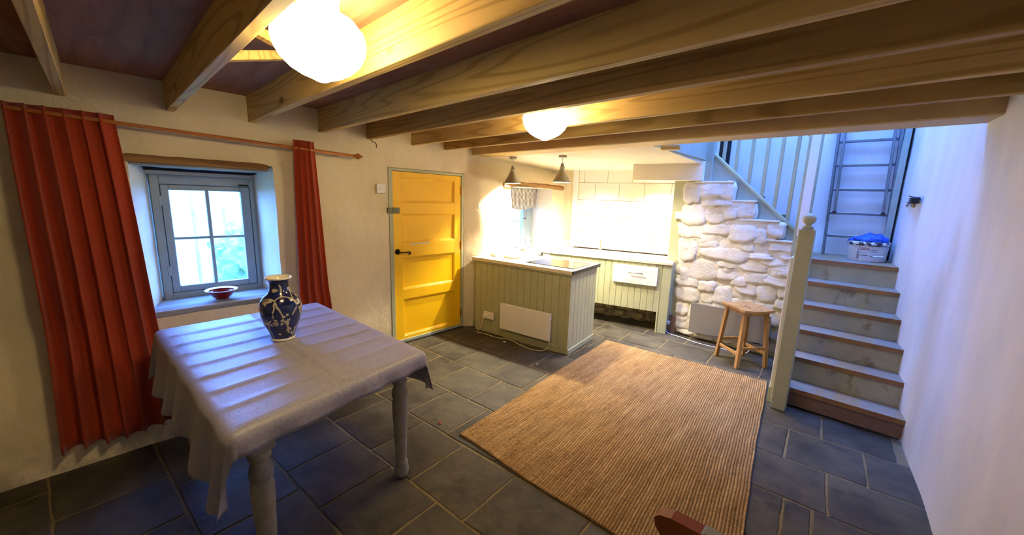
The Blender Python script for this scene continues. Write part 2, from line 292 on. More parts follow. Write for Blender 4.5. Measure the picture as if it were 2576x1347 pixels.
def setp(o, label=None, cat=None, group=None, kind=None):
    if label: o['label'] = label
    if cat: o['category'] = cat
    if group: o['group'] = group
    if kind: o['kind'] = kind
    return o
def mkmesh(name, V, F, mat, parent=None, smooth=False, loc=None, rotz=0.0, mats=None, fm=None):
    me = bpy.data.meshes.new(name); me.from_pydata([tuple(v) for v in V], [], F)
    for m_ in (mats or [mat]): me.materials.append(m_)
    if fm: me.polygons.foreach_set('material_index', fm)
    if smooth: me.polygons.foreach_set('use_smooth', [True] * len(me.polygons))
    me.update(); o = bpy.data.objects.new(name, me); COL.objects.link(o)
    if parent: o.parent = parent
    if loc: o.location = loc
    o.rotation_euler = (0, 0, rotz); return o
class MB:
    def __init__(s): s.v = []; s.f = []; s.fs = []
    def add(s, V, F, sm=False):
        k = len(s.v); s.v += [tuple(v) for v in V]; s.f += [tuple(i + k for i in f) for f in F]; s.fs += [sm] * len(F); return s
    def box(s, x0, y0, z0, x1, y1, z1, b=0.0, mtx=None):
        """box with chamfered edges (b)"""
        if b <= 0:
            V = [(x, y, z) for z in (z0, z1) for y in (y0, y1) for x in (x0, x1)]
            F = [(0, 2, 3, 1), (4, 5, 7, 6), (0, 1, 5, 4), (2, 6, 7, 3), (0, 4, 6, 2), (1, 3, 7, 5)]
        else:
            bm = bmesh.new(); bmesh.ops.create_cube(bm, size=1.0)
            for v in bm.verts: v.co = Vector(((x0 + x1) / 2 + v.co.x * (x1 - x0), (y0 + y1) / 2 + v.co.y * (y1 - y0), (z0 + z1) / 2 + v.co.z * (z1 - z0)))
            bmesh.ops.bevel(bm, geom=bm.edges[:], offset=b, segments=1, profile=0.5, affect='EDGES')
            bm.normal_update(); V = [v.co.copy() for v in bm.verts]; bm.verts.index_update(); F = [tuple(v.index for v in f.verts) for f in bm.faces]; bm.free()
        if mtx: V = [mtx @ Vector(v) for v in V]
        return s.add(V, F)
    def prism(s, poly, axis, a, b, mtx=None):
        n = len(poly)
        def P(p, t):
            return {'x': (t, p[0], p[1]), 'y': (p[0], t, p[1]), 'z': (p[0], p[1], t)}[axis]
        V = [P(p, a) for p in poly] + [P(p, b) for p in poly]
        F = [tuple(range(n))[::-1], tuple(range(n, 2 * n))] + [(i, (i + 1) % n, n + (i + 1) % n, n + i) for i in range(n)]
        if mtx: V = [mtx @ Vector(v) for v in V]
        return s.add(V, F)
    def lathe(s, prof, seg=32, c=(0, 0, 0), cap0=True, cap1=True, mtx=None):
        V = []; F = []
        for r, z in prof:
            for i in range(seg): a = 2 * pi * i / seg; V.append((c[0] + r * cos(a), c[1] + r * sin(a), c[2] + z))
        for j in range(len(prof) - 1):
            for i in range(seg): i2 = (i + 1) % seg; F.append((j * seg + i, j * seg + i2, (j + 1) * seg + i2, (j + 1) * seg + i))
        if cap0: F.append(tuple(range(seg))[::-1])
        if cap1: F.append(tuple((len(prof) - 1) * seg + i for i in range(seg)))
        if mtx: V = [mtx @ Vector(v) for v in V]
        return s.add(V, F, True)
    def tube(s, pts, r, seg=8, caps=True):
        pts = [Vector(p) for p in pts]; V = []; F = []; up = Vector((0, 0, 1)); n = len(pts)
        rr = r if isinstance(r, (list, tuple)) else [r] * n
        for k, p in enumerate(pts):
            d = (pts[min(k + 1, n - 1)] - pts[max(k - 1, 0)]).normalized()
            a = d.cross(up if abs(d.z) < 0.95 else Vector((1, 0, 0))).normalized(); b = d.cross(a).normalized()
            for i in range(seg): t = 2 * pi * i / seg; V.append(p + a * cos(t) * rr[k] + b * sin(t) * rr[k])
        for k in range(n - 1):
            for i in range(seg): i2 = (i + 1) % seg; F.append((k * seg + i, k * seg + i2, (k + 1) * seg + i2, (k + 1) * seg + i))
        if caps: F.append(tuple(range(seg))[::-1]); F.append(tuple((n - 1) * seg + i for i in range(seg)))
        return s.add(V, F, True)
    def bar(s, p, q, w, h, b=0.0):
        """rectangular bar from p to q, w across, h up"""
        p = Vector(p); q = Vector(q); d = q - p; L = d.length; x = d.normalized(); up = Vector((0, 0, 1)) if abs(x.z) < 0.99 else Vector((0, 1, 0))
        y = up.cross(x).normalized(); z = x.cross(y)
        m = Matrix(((x.x, y.x, z.x, p.x), (x.y, y.y, z.y, p.y), (x.z, y.z, z.z, p.z), (0, 0, 0, 1)))
        return s.box(0, -w / 2, -h / 2, L, w / 2, h / 2, b, m)
    def grid(s, fn, nu, nv):
        V = [fn(i / nu, j / nv) for j in range(nv + 1) for i in range(nu + 1)]
        F = [(j * (nu + 1) + i, j * (nu + 1) + i + 1, (j + 1) * (nu + 1) + i + 1, (j + 1) * (nu + 1) + i) for j in range(nv) for i in range(nu)]
        return s.add(V, F, True)
    def build(s, name, mat, parent=None, loc=None, rotz=0.0):
        o = mkmesh(name, s.v, s.f, mat, parent, False, loc, rotz)
        o.data.polygons.foreach_set('use_smooth', s.fs); o.data.update(); return o
def empty(name, loc, rotz=0.0, label=None, cat=None, group=None, kind=None):
    o = bpy.data.objects.new(name, None); COL.objects.link(o); o.location = loc; o.rotation_euler = (0, 0, rotz); o.empty_display_size = 0.1
    return setp(o, label, cat, group, kind)
def dup(o, parent=None):
    c = o.copy(); COL.objects.link(c); c.parent = parent
    for ch in list(o.children): dup(ch, c)
    return c
def spline(pts, n=8):
    P = [Vector(p) for p in pts]; out = []
    for i in range(len(P) - 1):
        p0 = P[max(i - 1, 0)]; p1 = P[i]; p2 = P[i + 1]; p3 = P[min(i + 2, len(P) - 1)]
        for k in range(n):
            t = k / n; out.append(0.5 * ((2 * p1) + (p2 - p0) * t + (2 * p0 - 5 * p1 + 4 * p2 - p3) * t * t + (3 * p1 - p0 - 3 * p2 + p3) * t ** 3))
    out.append(P[-1]); return out
def sm(a, b, x):
    t = max(0.0, min(1.0, (x - a) / (b - a))); return t * t * (3 - 2 * t)
def lerp(a, b, t): return a + (b - a) * t

# ------------------------------------------------------------------ floor
def in_room(x, y):
    return -3.95 < x < right_x(y) + 0.12 and -1.7 < y < 5.2
def right_x(y):
    pts = [(-1.8, 0.70), (1.0, 0.58), (3.0, 0.43), (3.63, 0.372), (4.6, 0.226), (5.4, 0.14)]
    for (a, xa), (b, xb) in zip(pts, pts[1:]):
        if y <= b: return lerp(xa, xb, (y - a) / (b - a))
    return pts[-1][1]
floor = MB().box(-4.2, -1.9, -0.10, 1.0, 5.6, -0.004).build('floor', M['mortar']); setp(floor, kind='structure')
TA = radians(4.5); ux, uy = cos(TA), sin(TA)
rows_v = [-1.94, -1.52, -1.10, -0.68, -0.26, 0.155, 0.315 + 0.27, 0.0]
V0 = 0.315  # v of the row joint seen left of the table
rows_v = [V0 + 0.4205 * k for k in range(-5, 13)]
joints = {1: [(-2.26,), (-1.84,)], 2: [(-1.41,)], 3: [], }
known = {  # world x,y of cross joints seen in the photograph
    0: [(-2.08, 0.5), ], 1: [(-2.30, 0.77), (-1.89, 0.78), (-1.48, 0.90)], 2: [(-2.62, 1.2), (-2.155, 1.34), (-1.74, 1.2), (-1.30, 1.16)],
    3: [(-2.375, 1.55), (-1.955, 1.65)], 4: [(-2.205, 2.05), (0.0, 2.2), (-0.13, 2.26)], 5: [(-2.85, 2.4), (-2.435, 2.44), (-2.02, 2.48), (0.03, 2.67)],
    6: [(-3.08, 2.7), (-2.27, 2.88), (-0.22, 3.07), (0.19, 3.12)], 7: [(-0.055, 3.43)], 8: [(-2.19, 4.15), (-1.79, 4.19)], 9: [(-2.435, 4.56), (-2.05, 4.6)]}
ntile = 0
for k in range(len(rows_v) - 1):
    v0, v1 = rows_v[k], rows_v[k + 1]
    idx = k - 5
    ks = sorted([ux * x + uy * y for x, y in known.get(idx, [])])
    us = []
    u = -4.1
    lim = ks + [1.5]
    for t in lim:
        gap = t - u; n = max(1, round(gap / R.uniform(0.42, 0.58)))
        for q in range(1, n + 1):
            uu = u + gap * q / n
            if q < n: uu += R.uniform(-0.06, 0.06)
            us.append(uu)
        u = t
    us = [-4.1] + us
    for a, b in zip(us, us[1:]):
        cxu, cyv = (a + b) / 2, (v0 + v1) / 2
        X = cxu * ux - cyv * uy; Y = cxu * uy + cyv * ux
        if not in_room(X, Y) or Y > 5.1: continue
        if X > -1.6 and Y > 4.95: continue
        if (X > -1.0 and X < 0.35 and Y > 4.1): pass
        hw, hh = (b - a) / 2 - 0.0055, (v1 - v0) / 2 - 0.0055
        out = []
        for (p, q) in (((-hw, -hh), (hw, -hh)), ((hw, -hh), (hw, hh)), ((hw, hh), (-hw, hh)), ((-hw, hh), (-hw, -hh))):
            for s_ in range(5):
                t = s_ / 5; j = 0.0032 if s_ else 0.0055
                out.append((lerp(p[0], q[0], t) + R.uniform(-j, j), lerp(p[1], q[1], t) + R.uniform(-j, j)))
        dz = R.uniform(-0.0015, 0.0015); n = len(out)
        V = [(x, y, -0.03) for x, y in out] + [(x, y, -0.004 + dz) for x, y in out] + [(x * (1 - 0.005 / hw), y * (1 - 0.005 / hh), dz) for x, y in out]
        F = [(i, (i + 1) % n, n + (i + 1) % n, n + i) for i in range(n)] + [(n + i, n + (i + 1) % n, 2 * n + (i + 1) % n, 2 * n + i) for i in range(n)] + [tuple(range(2 * n, 3 * n))]
        mkmesh('slate_tile', V, F, M['slate'], floor, False, (X, Y, 0), TA); ntile += 1

# ------------------------------------------------------------------ left wall (window, door, kitchen window)
def nz(x, y, z, s): return noise.noise(Vector((x * s, y * s, z * s)))
def wall_x(y, z):
    base = -3.585
    zz = max(0.0, z)
    bl = (max(0.0, 1 - zz / 0.78)) ** 1.1 * 0.40 * (1 - sm(0.5, 1.75, y))
    base += bl
    if y < 1.8: base += 0.045 * (1 - sm(1.3, 1.8, y)) * (1 - sm(1.7, 2.0, z))
    k = sm(2.90, 3.12, y)
    kx = -3.44 - 0.05 * sm(0.9, 1.7, z) - 0.22 * sm(1.8, 2.05, z)
    base = lerp(base, kx, k)
    wob = 0.016 * nz(3.1, y, z, 2.3) + 0.008 * nz(9.1, y, z, 6.5)
    if 1.90 < y < 2.97 and z < 1.92: wob *= 0.15
    return base + wob
OPEN = [(0.15, 0.96, 0.755, 1.785), (1.955, 2.915, -0.1, 1.865), (3.62, 4.49, 0.87, 1.75)]
ys = sorted(set([round(-1.9 + 0.07 * i, 3) for i in range(int(7.0 / 0.07) + 1)] + [o[0] for o in OPEN] + [o[1] for o in OPEN]))
ys = [y for y in ys if y <= 5.3 and not any(0 < abs(y - e) < 0.03 for o in OPEN for e in o[:2])]
zs = sorted(set([round(0.07 * i, 3) for i in range(0, 34)] + [o[2] for o in OPEN] + [o[3] for o in OPEN]))
zs = [z for z in zs if -0.02 <= z and not any(0 < abs(z - e) < 0.03 for o in OPEN for e in o[2:])] + [2.42]
V = [(wall_x(y, z), y, z) for z in zs for y in ys]; F = []
ny = len(ys)
for j in range(len(zs) - 1):
    for i in range(ny - 1):
        cy_, cz_ = (ys[i] + ys[i + 1]) / 2, (zs[j] + zs[j + 1]) / 2
        if any(o[0] < cy_ < o[1] and o[2] < cz_ < o[3] for o in OPEN): continue
        F.append((j * ny + i, j * ny + i + 1, (j + 1) * ny + i + 1, (j + 1) * ny + i))
mb = MB(); mb.add(V, F, True)
def reveal(y0, y1, z0, z1, xb, back, sides='lrtb'):
    """flared sides of an opening from the wall face to the frame plane; back=(y0,y1,z0,z1)"""
    n = 14
    def edge(pa, pb, qa, qb):
        def fn(u, v):
            y = lerp(pa[0], pb[0], u); z = lerp(pa[1], pb[1], u); X = wall_x(y, z)
            by = lerp(qa[0], qb[0], u); bz = lerp(qa[1], qb[1], u)
            x = lerp(X, xb, v); w = 0.012 * sin(pi * v) * nz(x, y * 1.3, z * 1.3, 5)
            rr = 0.02 * sin(pi * min(1, v * 1.5))
            return (x, lerp(y, by, v) + w, lerp(z, bz, v) + w)
        mb.grid(fn, n, 8)
    B = back
    if 'l' in sides: edge((y0, z0), (y0, z1), (B[0], B[2]), (B[0], B[3]))
    if 'r' in sides: edge((y1, z1), (y1, z0), (B[1], B[3]), (B[1], B[2]))
    if 't' in sides: edge((y0, z1), (y1, z1), (B[0], B[3]), (B[1], B[3]))
    if 'b' in sides: edge((y1, z0), (y0, z0), (B[1], B[2]), (B[0], B[2]))
reveal(0.15, 0.96, 0.755, 1.785, -3.90, (0.25, 0.905, 0.745, 1.72), 'lr')
reveal(1.955, 2.915, -0.1, 1.865, -3.78, (1.955, 2.915, -0.1, 1.865), 'lrt')
reveal(3.62, 4.49, 0.87, 1.75, -3.95, (3.66, 4.50, 0.87, 1.75), 'lrt')
# plaster strip above the window frame and outer thickness of the wall
mb.box(-3.98, 0.10, 1.688, -3.889, 1.0, 1.735, 0.004)
mb.box(-4.02, -2.0, -0.1, -3.97, 0.27, 2.42); mb.box(-4.02, 0.27, -0.1, -3.97, 0.885, 0.765); mb.box(-4.02, 0.27, 1.655, -3.97, 0.885, 2.42)
mb.box(-4.02, 0.885, -0.1, -3.97, 3.66, 2.42); mb.box(-4.02, 3.66, -0.1, -3.97, 4.45, 0.88); mb.box(-4.02, 3.66, 1.76, -3.97, 4.45, 2.42); mb.box(-4.02, 4.45, -0.1, -3.97, 5.6, 2.42)
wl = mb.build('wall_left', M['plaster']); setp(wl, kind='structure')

# living-room window
def make_window(name, xp, y0, y1, z0, z1, fy0, fy1, fz0, fz1, mull=True):
    t = empty(name, (xp, (y0 + y1) / 2, z0), kind='structure'); ox, oy, oz = t.location
    def B(nm, a, m='winframe', bev=0.004):
        b = MB()
        for q in a: b.box(q[0] - ox, q[1] - oy, q[2] - oz, q[3] - ox, q[4] - oy, q[5] - oz, bev)
        return b.build(nm, M[m], t)
    # fixed frame
    B('window_frame', [(xp - 0.06, y0, z0, xp + 0.012, fy0, z1), (xp - 0.06, fy1, z0, xp + 0.012, y1, z1), (xp - 0.06, fy0, fz1, xp + 0.012, fy1, z1), (xp - 0.06, fy0, z0, xp + 0.012, fy1, fz0)])
    return t, B, (ox, oy, oz)
w1, B1, O1 = make_window('window_1', -3.90, 0.262, 0.895, 0.748, 1.690, 0.312, 0.868, 0.793, 1.620)
x = -3.90; g = 0.0035
sy0, sy1, sz0, sz1 = 0.312 + g, 0.868 - g, 0.793 + g, 1.620 - g
py0, py1, pz0, pz1 = 0.362, 0.802, 0.842, 1.577
B1('frame_rebate', [(x - 0.058, 0.30, 0.78, x - 0.042, 0.325, 1.633), (x - 0.058, 0.855, 0.78, x - 0.042, 0.88, 1.633), (x - 0.058, 0.30, 1.606, x - 0.042, 0.88, 1.633), (x - 0.058, 0.30, 0.78, x - 0.042, 0.88, 0.808)], 'darkgap', 0)  # rebate stop coloured dark to paint the shade in the casement gap
B1('casement_frame', [(x - 0.04, sy0, sz0, x + 0.008, py0, sz1), (x - 0.04, py1, sz0, x + 0.008, sy1, sz1), (x - 0.04, py0, pz1, x + 0.008, py1, sz1), (x - 0.04, py0, sz0, x + 0.008, py1, pz0)])
B1('glazing_bar', [(x - 0.03, 0.573, pz0, x + 0.004, 0.597, pz1)]); B1('glazing_bar', [(x - 0.03, py0, 1.203, x + 0.003, py1, 1.222)])
for (a, b) in ((py0, 0.573), (0.597, py1)):
    for (c, d) in ((pz0, 1.203), (1.222, pz1)):
        B1('window_pane', [(x - 0.022, a, c, x - 0.018, b, d)], 'glass', 0)
for z in (0.93, 1.46): B1('hinge', [(x + 0.006, 0.300, z, x + 0.018, 0.322, z + 0.075)], 'winframe', 0.003)
B1('window_catch', [(x + 0.008, 0.79, 1.625, x + 0.02, 0.86, 1.637)], 'iron', 0.003)
ws = MB().box(-3.95 + 3.9, 0.10 - 0.5785, -0.035, -3.505 + 3.9, 1.02 - 0.5785, 0.004, 0.006).build('window_sill', M['plank'], w1)
lint = empty('window_lintel', (-3.56, 0.52, 1.75), label='old brown timber lintel set in plaster above the small four-pane window', cat='lintel')
fn = lambda u, v: None
def rough_bar(nm, mat, x0, x1, y0, y1, z0, z1, parent, o, amp=0.008, n=16, curve=0.0):
    b = MB(); V = []; F = []
    for i in range(n + 1):
        y = lerp(y0, y1, i / n); c = curve * sin(pi * i / n)
        e = 1 - 0.35 * (i in (0, n))
        zc = (z0 + z1) / 2
        for (xx, zz) in ((x0, z0), (x1, z0), (x1, z1), (x0, z1)):
            V.append((xx + amp * nz(xx, y, zz, 11) - o[0], y - o[1], zc + (zz - zc) * e + amp * nz(zz, y, xx, 13) + c - o[2]))
    for i in range(n):
        for k in range(4): F.append((i * 4 + k, i * 4 + (k + 1) % 4, (i + 1) * 4 + (k + 1) % 4, (i + 1) * 4 + k))
    F += [(0, 1, 2, 3), (4 * n + 3, 4 * n + 2, 4 * n + 1, 4 * n)]
    return b.add(V, F).build(nm, mat, parent)
rough_bar('front_timber', M['oldwood'], -3.70, -3.53, 0.10, 0.925, 1.752, 1.80, lint, lint.location, 0.004)
rough_bar('underside_plank', M['plank'], -3.86, -3.56, 0.14, 0.93, 1.735, 1.760, lint, lint.location, 0.003)
rough_bar('gap_shade_bar', M['darkgap'], -3.93, -3.855, 0.19, 0.92, 1.715, 1.775, lint, lint.location, 0.002)  # dark bar paints the shade of the black gap behind the plank

# yellow door
d1 = empty('door_1', (-3.60, 2.44, 0.0), kind='structure'); ox, oy, oz = d1.location
def DB(nm, a, m, bev=0.003, par=None):
    b = MB()
    for q in a: b.box(q[0] - ox, q[1] - oy, q[2], q[3] - ox, q[4] - oy, q[5], bev)
    return b.build(nm, M[m], par or d1)
DB('door_frame', [(-3.70, 1.957, 0, -3.576, 2.000, 1.862), (-3.70, 2.880, 0, -3.584, 2.913, 1.862), (-3.70, 2.000, 1.834, -3.582, 2.880, 1.862)], 'sage')
leaf = DB('door_leaf', [(-3.640, 2.004, 0.015, -3.612, 2.876, 1.830)], 'yellow')
rails = [(0.015, 0.075), (0.490, 0.598), (0.948, 1.098), (1.402, 1.518), (1.775, 1.830)]
for a, b in rails: DB('door_rail', [(-3.612, 2.1035, a, -3.592, 2.7845, b)], 'yellow', 0.002, None)
DB('door_stile', [(-3.612, 2.004, 0.015, -3.592, 2.1035, 1.830)], 'yellow', 0.002); DB('door_stile', [(-3.612, 2.7845, 0.015, -3.592, 2.876, 1.830)], 'yellow', 0.002)
for (a, _), (_, b) in zip([(r[1], 0) for r in rails], [(0, r[0]) for r in rails[1:]]):
    z0, z1 = a, b; y0, y1 = 2.1035, 2.7845; w = 0.018
    mbd = MB()
    for k, (dx, ww) in enumerate(((0.016, 0.010), (0.009, 0.018))):
        for q in ((y0, z0, y1, z0 + ww), (y0, z1 - ww, y1, z1), (y0, z0 + ww, y0 + ww, z1 - ww), (y1 - ww, z0 + ww, y1, z1 - ww)):
            mbd.box(-3.612 - ox, q[0] - oy, q[1], -3.612 + dx - ox, q[2] - oy, q[3], 0.002)
    mbd.build('panel_moulding', M['yellow'], d1)
DB('weather_strip', [(-3.592, 2.006, 0.012, -3.580, 2.874, 0.045)], 'sagedark', 0.003)
DB('threshold', [(-3.70, 1.957, -0.01, -3.572, 2.913, 0.010)], 'black', 0.002)
DB('surface_lock', [(-3.592, 1.99, 1.412, -3.565, 2.068, 1.468), (-3.582, 1.935, 1.414, -3.562, 1.985, 1.466)], 'brass', 0.003)
for z in (0.14, 0.98, 1.62): DB('hinge', [(-3.592, 2.868, z, -3.578, 2.884, z + 0.10)], 'terracotta', 0.002)
hm = MB(); rotx = Matrix.Rotation(radians(90), 4, 'Y')
hm.lathe([(0.0, -0.002), (0.028, 0.0), (0.030, 0.006), (0.024, 0.012), (0.012, 0.015), (0.010, 0.035), (0.0, 0.037)], 20, cap0=False, cap1=False, mtx=Matrix.Translation((-3.592 - ox, 2.045 - oy, 1.012)) @ rotx)
hm.tube(spline([(-3.560 - ox, 2.045 - oy, 1.012), (-3.556 - ox, 2.09 - oy, 1.006), (-3.556 - ox, 2.135 - oy, 1.006), (-3.556 - ox, 2.168 - oy, 1.004), (-3.556 - ox, 2.176 - oy, 0.992), (-3.556 - ox, 2.164 - oy, 0.982), (-3.556 - ox, 2.154 - oy, 0.989)], 5), 0.0065, 8)
ho = hm.build('door_handle', M['iron'], d1); ho['label'] = 'black iron lever handle with a curled tip'
DB('bare_patch', [(-3.5922, 2.20, 1.078, -3.5915, 2.44, 1.094)], 'dust', 0)

# kitchen window
w2 = empty('window_2', (-3.90, 4.08, 0.87), kind='structure')
def KB(nm, q, m='winframe', bev=0.004):
    o = w2.location; return MB().box(q[0] - o.x, q[1] - o.y, q[2] - o.z, q[3] - o.x, q[4] - o.y, q[5] - o.z, bev).build(nm, M[m], w2)
KB('window_frame', (-3.95, 3.66, 0.87, -3.88, 3.72, 1.76)); KB('window_frame', (-3.95, 4.36, 0.87, -3.87, 4.50, 1.76)); KB('window_frame', (-3.95, 3.72, 1.70, -3.88, 4.36, 1.76)); KB('window_frame', (-3.95, 3.72, 0.87, -3.88, 4.36, 0.90))
KB('casement_frame', (-3.93, 4.285, 0.90, -3.875, 4.36, 1.70)); KB('casement_frame', (-3.93, 3.72, 0.90, -3.885, 3.76, 1.70))
KB('glazing_bar', (-3.92, 3.76, 1.258, -3.885, 4.285, 1.276)); KB('glazing_bar', (-3.92, 4.01, 0.90, -3.885, 4.03, 1.70))
KB('window_pane', (-3.912, 3.76, 0.90, -3.908, 4.01, 1.258), 'glass', 0); KB('window_pane', (-3.912, 4.03, 0.90, -3.908, 4.285, 1.258), 'glass', 0)
KB('window_pane', (-3.912, 3.76, 1.276, -3.908, 4.01, 1.70), 'glass', 0); KB('window_pane', (-3.912, 4.03, 1.276, -3.908, 4.285, 1.70), 'glass', 0)
KB('window_catch', (-3.875, 4.30, 1.30, -3.865, 4.345, 1.312), 'iron', 0.002)
mbs = MB(); V = [(-3.90, 3.60), (-3.90, 4.51), (-3.42, 4.47), (-3.365, 4.33), (-3.355, 3.95), (-3.36, 3.60)]
mbs.prism([(a + 3.90, b - 4.08) for a, b in V], 'z', -0.035, 0.003); mbs.build('window_sill', M['plank'], w2)
lk = rough_bar('kitchen_lintel', M['oldwood'], -3.62, -3.455, 3.46, 4.72, 1.74, 1.80, None, (0, 0, 0), 0.010, 24, 0.018); setp(lk, 'rough brown waney timber lintel over the kitchen window', 'lintel')

# ------------------------------------------------------------------ back wall with tiles (kitchen)
KA = radians(14.5); KC = Vector((-3.4, 4.84, 0)); kd = Vector((cos(KA), sin(KA), 0)); kn = Vector((sin(KA), -cos(KA), 0))  # kn faces the room
wb = MB().box(-0.35, 0.012, 0, 2.3, 0.10, 2.42).build('wall_back', M['grout'], None, KC, KA); setp(wb, kind='structure')
rowz = [0.905, 1.150, 1.385, 1.615, 1.865, 2.12]
for r_ in range(5):
    off = 0.185 if r_ % 2 == 0 else 0.01
    s = off - 0.35
    while s < 1.75:
        a, b = max(s, 0.10), min(s + 0.35, 1.72)
        if b - a > 0.03:
            MB().box(a + 0.0022, -0.001, rowz[r_] + 0.0022, b - 0.0022, 0.012, rowz[r_ + 1] - 0.0022, 0.0012).build('wall_tile', M['tile'], wb)
        s += 0.35
MB().box(-0.35, 0.0, 0.0, 0.03, 0.014, 2.42).build('plaster_strip', M['plaster'], wb)
MB().box(0.03, -0.055, 0.9, 0.10, 0.012, 2.42, 0.006).build('pipe_boxing', M['white'], wb)

# ------------------------------------------------------------------ ceilings
ceil = MB().box(-3.95, -1.9, 2.286, 1.0, 3.15, 2.33).build('ceiling', M['ply']); setp(ceil, kind='structure')
kc = MB()
P = [(-4.0, 3.35, 2.104), (-1.52, 3.35, 2.104), (-1.52, 4.80, 2.062), (-1.52, 5.45, 2.03), (-4.0, 5.0, 2.03)]
kc.add(P + [(a, b, 2.42) for a, b, _ in P], [(0, 1, 2, 3, 4), (9, 8, 7, 6, 5), (0, 5, 6, 1), (1, 6, 7, 2), (2, 7, 8, 3), (3, 8, 9, 4), (4, 9, 5, 0)])
kco = kc.build('ceiling_kitchen', M['creampaint']); setp(kco, kind='structure')
BEAMS = [(-0.51, 'pine ceiling joist beyond the left end of the curtain rod, nearest the rear wall'), (-0.06, 'pine ceiling joist crossing the top left corner above the left curtain'),
    (0.415, 'pine ceiling joist above the four-pane window, left of the big globe lamp'), (0.875, 'pine ceiling joist right beside the nearer globe lamp'), (1.375, 'pale grained pine ceiling joist ending above the hanging red curtain'),
    (1.80, 'dark knotty pine ceiling joist in front of the farther globe lamp'), (2.265, 'pine ceiling joist just behind the farther globe lamp'), (2.675, 'reddish thin-looking pine ceiling joist over the yellow door')]
for i, (yf, lab) in enumerate(BEAMS):
    b = empty('ceiling_beam', (-1.4, yf - 0.0225, 2.1), label=lab, cat='beam', group='exposed ceiling joists')
    m_ = M['beam2'] if i in (5, 7) else M['beam']
    MB().box(-2.35, -0.0225, 0.0, 2.35, 0.0225, 0.188, 0.003).build('joist_timber', m_, b)
mb_ = MB().box(-2.4, -0.13, 0.0, 1.98, 0.13, 0.28, 0.008).build('main_beam', M['beampaint'], None, (-1.45, 3.27, 2.1)); setp(mb_, 'wide flat cream-painted beam between the living room and kitchen', 'beam')
blk = MB().box(-0.10, -0.04, -0.02, 0.06, 0.04, 0.02, 0.006).build('packing_block', M['beampaint'], None, (-1.38, 3.46, 2.085), 0.2); setp(blk, 'small offcut of timber under the main beam by the stair opening', 'block')
for (x_, y0, z0, y1, z1, lab) in ((-1.95, 0.835, 2.135, 0.412, 2.262, 'pale diagonal strut between joists, nearer the big globe lamp'), (-2.06, 0.412, 2.135, 0.835, 2.255, 'pale diagonal strut between joists, farther from the big globe lamp')):
    s_ = MB().bar((0, y0 - 0.62, z0 - 2.2), (0, y1 - 0.62, z1 - 2.2), 0.045, 0.036, 0.002).build('joist_strut', M['beam'], None, (x_, 0.62, 2.2)); setp(s_, lab, 'strut')

# ------------------------------------------------------------------ right wall and stairwell shell
mb = MB()
ysr = [-1.9 + 0.1 * i for i in range(74)]
V = [(right_x(y) + 0.008 * nz(0, y, z, 2.5), y, z) for z in [0.1 * k for k in range(0, 47)] for y in ysr]; n = len(ysr)
F = [(j * n + i + 1, j * n + i, (j + 1) * n + i, (j + 1) * n + i + 1) for j in range(46) for i in range(n - 1)]
mb.add(V, F, True)
V2 = [(right_x(y) + 0.12, y, z) for z in (0, 4.6) for y in (-1.9, 5.4)]; mb.add(V2, [(0, 1, 3, 2)])
wr = mb.build('wall_right', M['smooth']); setp(wr, kind='structure')
o = MB().box(-4.1, -1.95, -0.1, 1.1, -1.88, 2.4).build('wall_front', M['plaster']); setp(o, kind='structure')
sb = MB(); sb.box(-3.9, 5.30, 1.0, 0.3, 5.40, 4.6); wsb = sb.build('wall_stairwell_back', M['smooth']); setp(wsb, kind='structure')
o = MB().box(-3.2, 3.10, 2.39, 0.9, 3.16, 4.6).build('wall_upstairs_front', M['smooth']); setp(o, kind='structure')
o = MB().box(-3.25, 3.12, 2.43, -3.2, 5.4, 4.6).build('wall_upstairs_left', M['smooth']); setp(o, kind='structure')
o = MB().box(-3.25, 3.12, 2.425, -1.56, 5.4, 2.44).build('floor_upstairs', M['plank']); setp(o, kind='structure')
rf = MB(); rf.box(-3.3, 3.05, 4.6, -1.1, 5.5, 4.7); rf.box(0.0, 3.05, 4.6, 1.0, 5.5, 4.7); rf.box(-1.1, 3.05, 4.6, 0.0, 3.8, 4.7); rf.box(-1.1, 4.9, 4.6, 0.0, 5.5, 4.7)
o = rf.build('ceiling_upstairs', M['smooth']); setp(o, kind='structure')
o = MB().box(-1.54, 3.40, 2.098, -1.50, 4.74, 2.44, 0.004).build('trim_1', M['sagedark']); setp(o, kind='structure')
o = MB().box(-3.35, 4.9, 0.0, -1.5, 5.7, 0.02).build('floor_under_units', M['mortar']); setp(o, kind='structure')

# boxed duct above the kitchen end and green pilaster
Qs = [(-2.25, 4.47), (-1.50, 4.655), (-1.50, 5.40), (-2.25, 5.20)]
o = MB().prism(Qs, 'z', 1.872, 2.09).build('trim_2', M['creampaint']); setp(o, kind='structure')
pil = empty('green_pilaster', (-1.72, 4.74, 0), label='tall sage green board post between kitchen tiles and stone wall', cat='post')
MB().prism([(-0.105, 0.0), (0.108, 0.0), (0.108, 0.03), (-0.105, 0.03)], 'z', 0.22, 1.872).build('upper_board', M['sage'], pil)
MB().prism([(-0.10, -0.19), (-0.085, -0.19), (0.025, 0.0), (-0.10, 0.0)], 'z', 0.0, 0.86).build('side_board', M['sage'], pil)

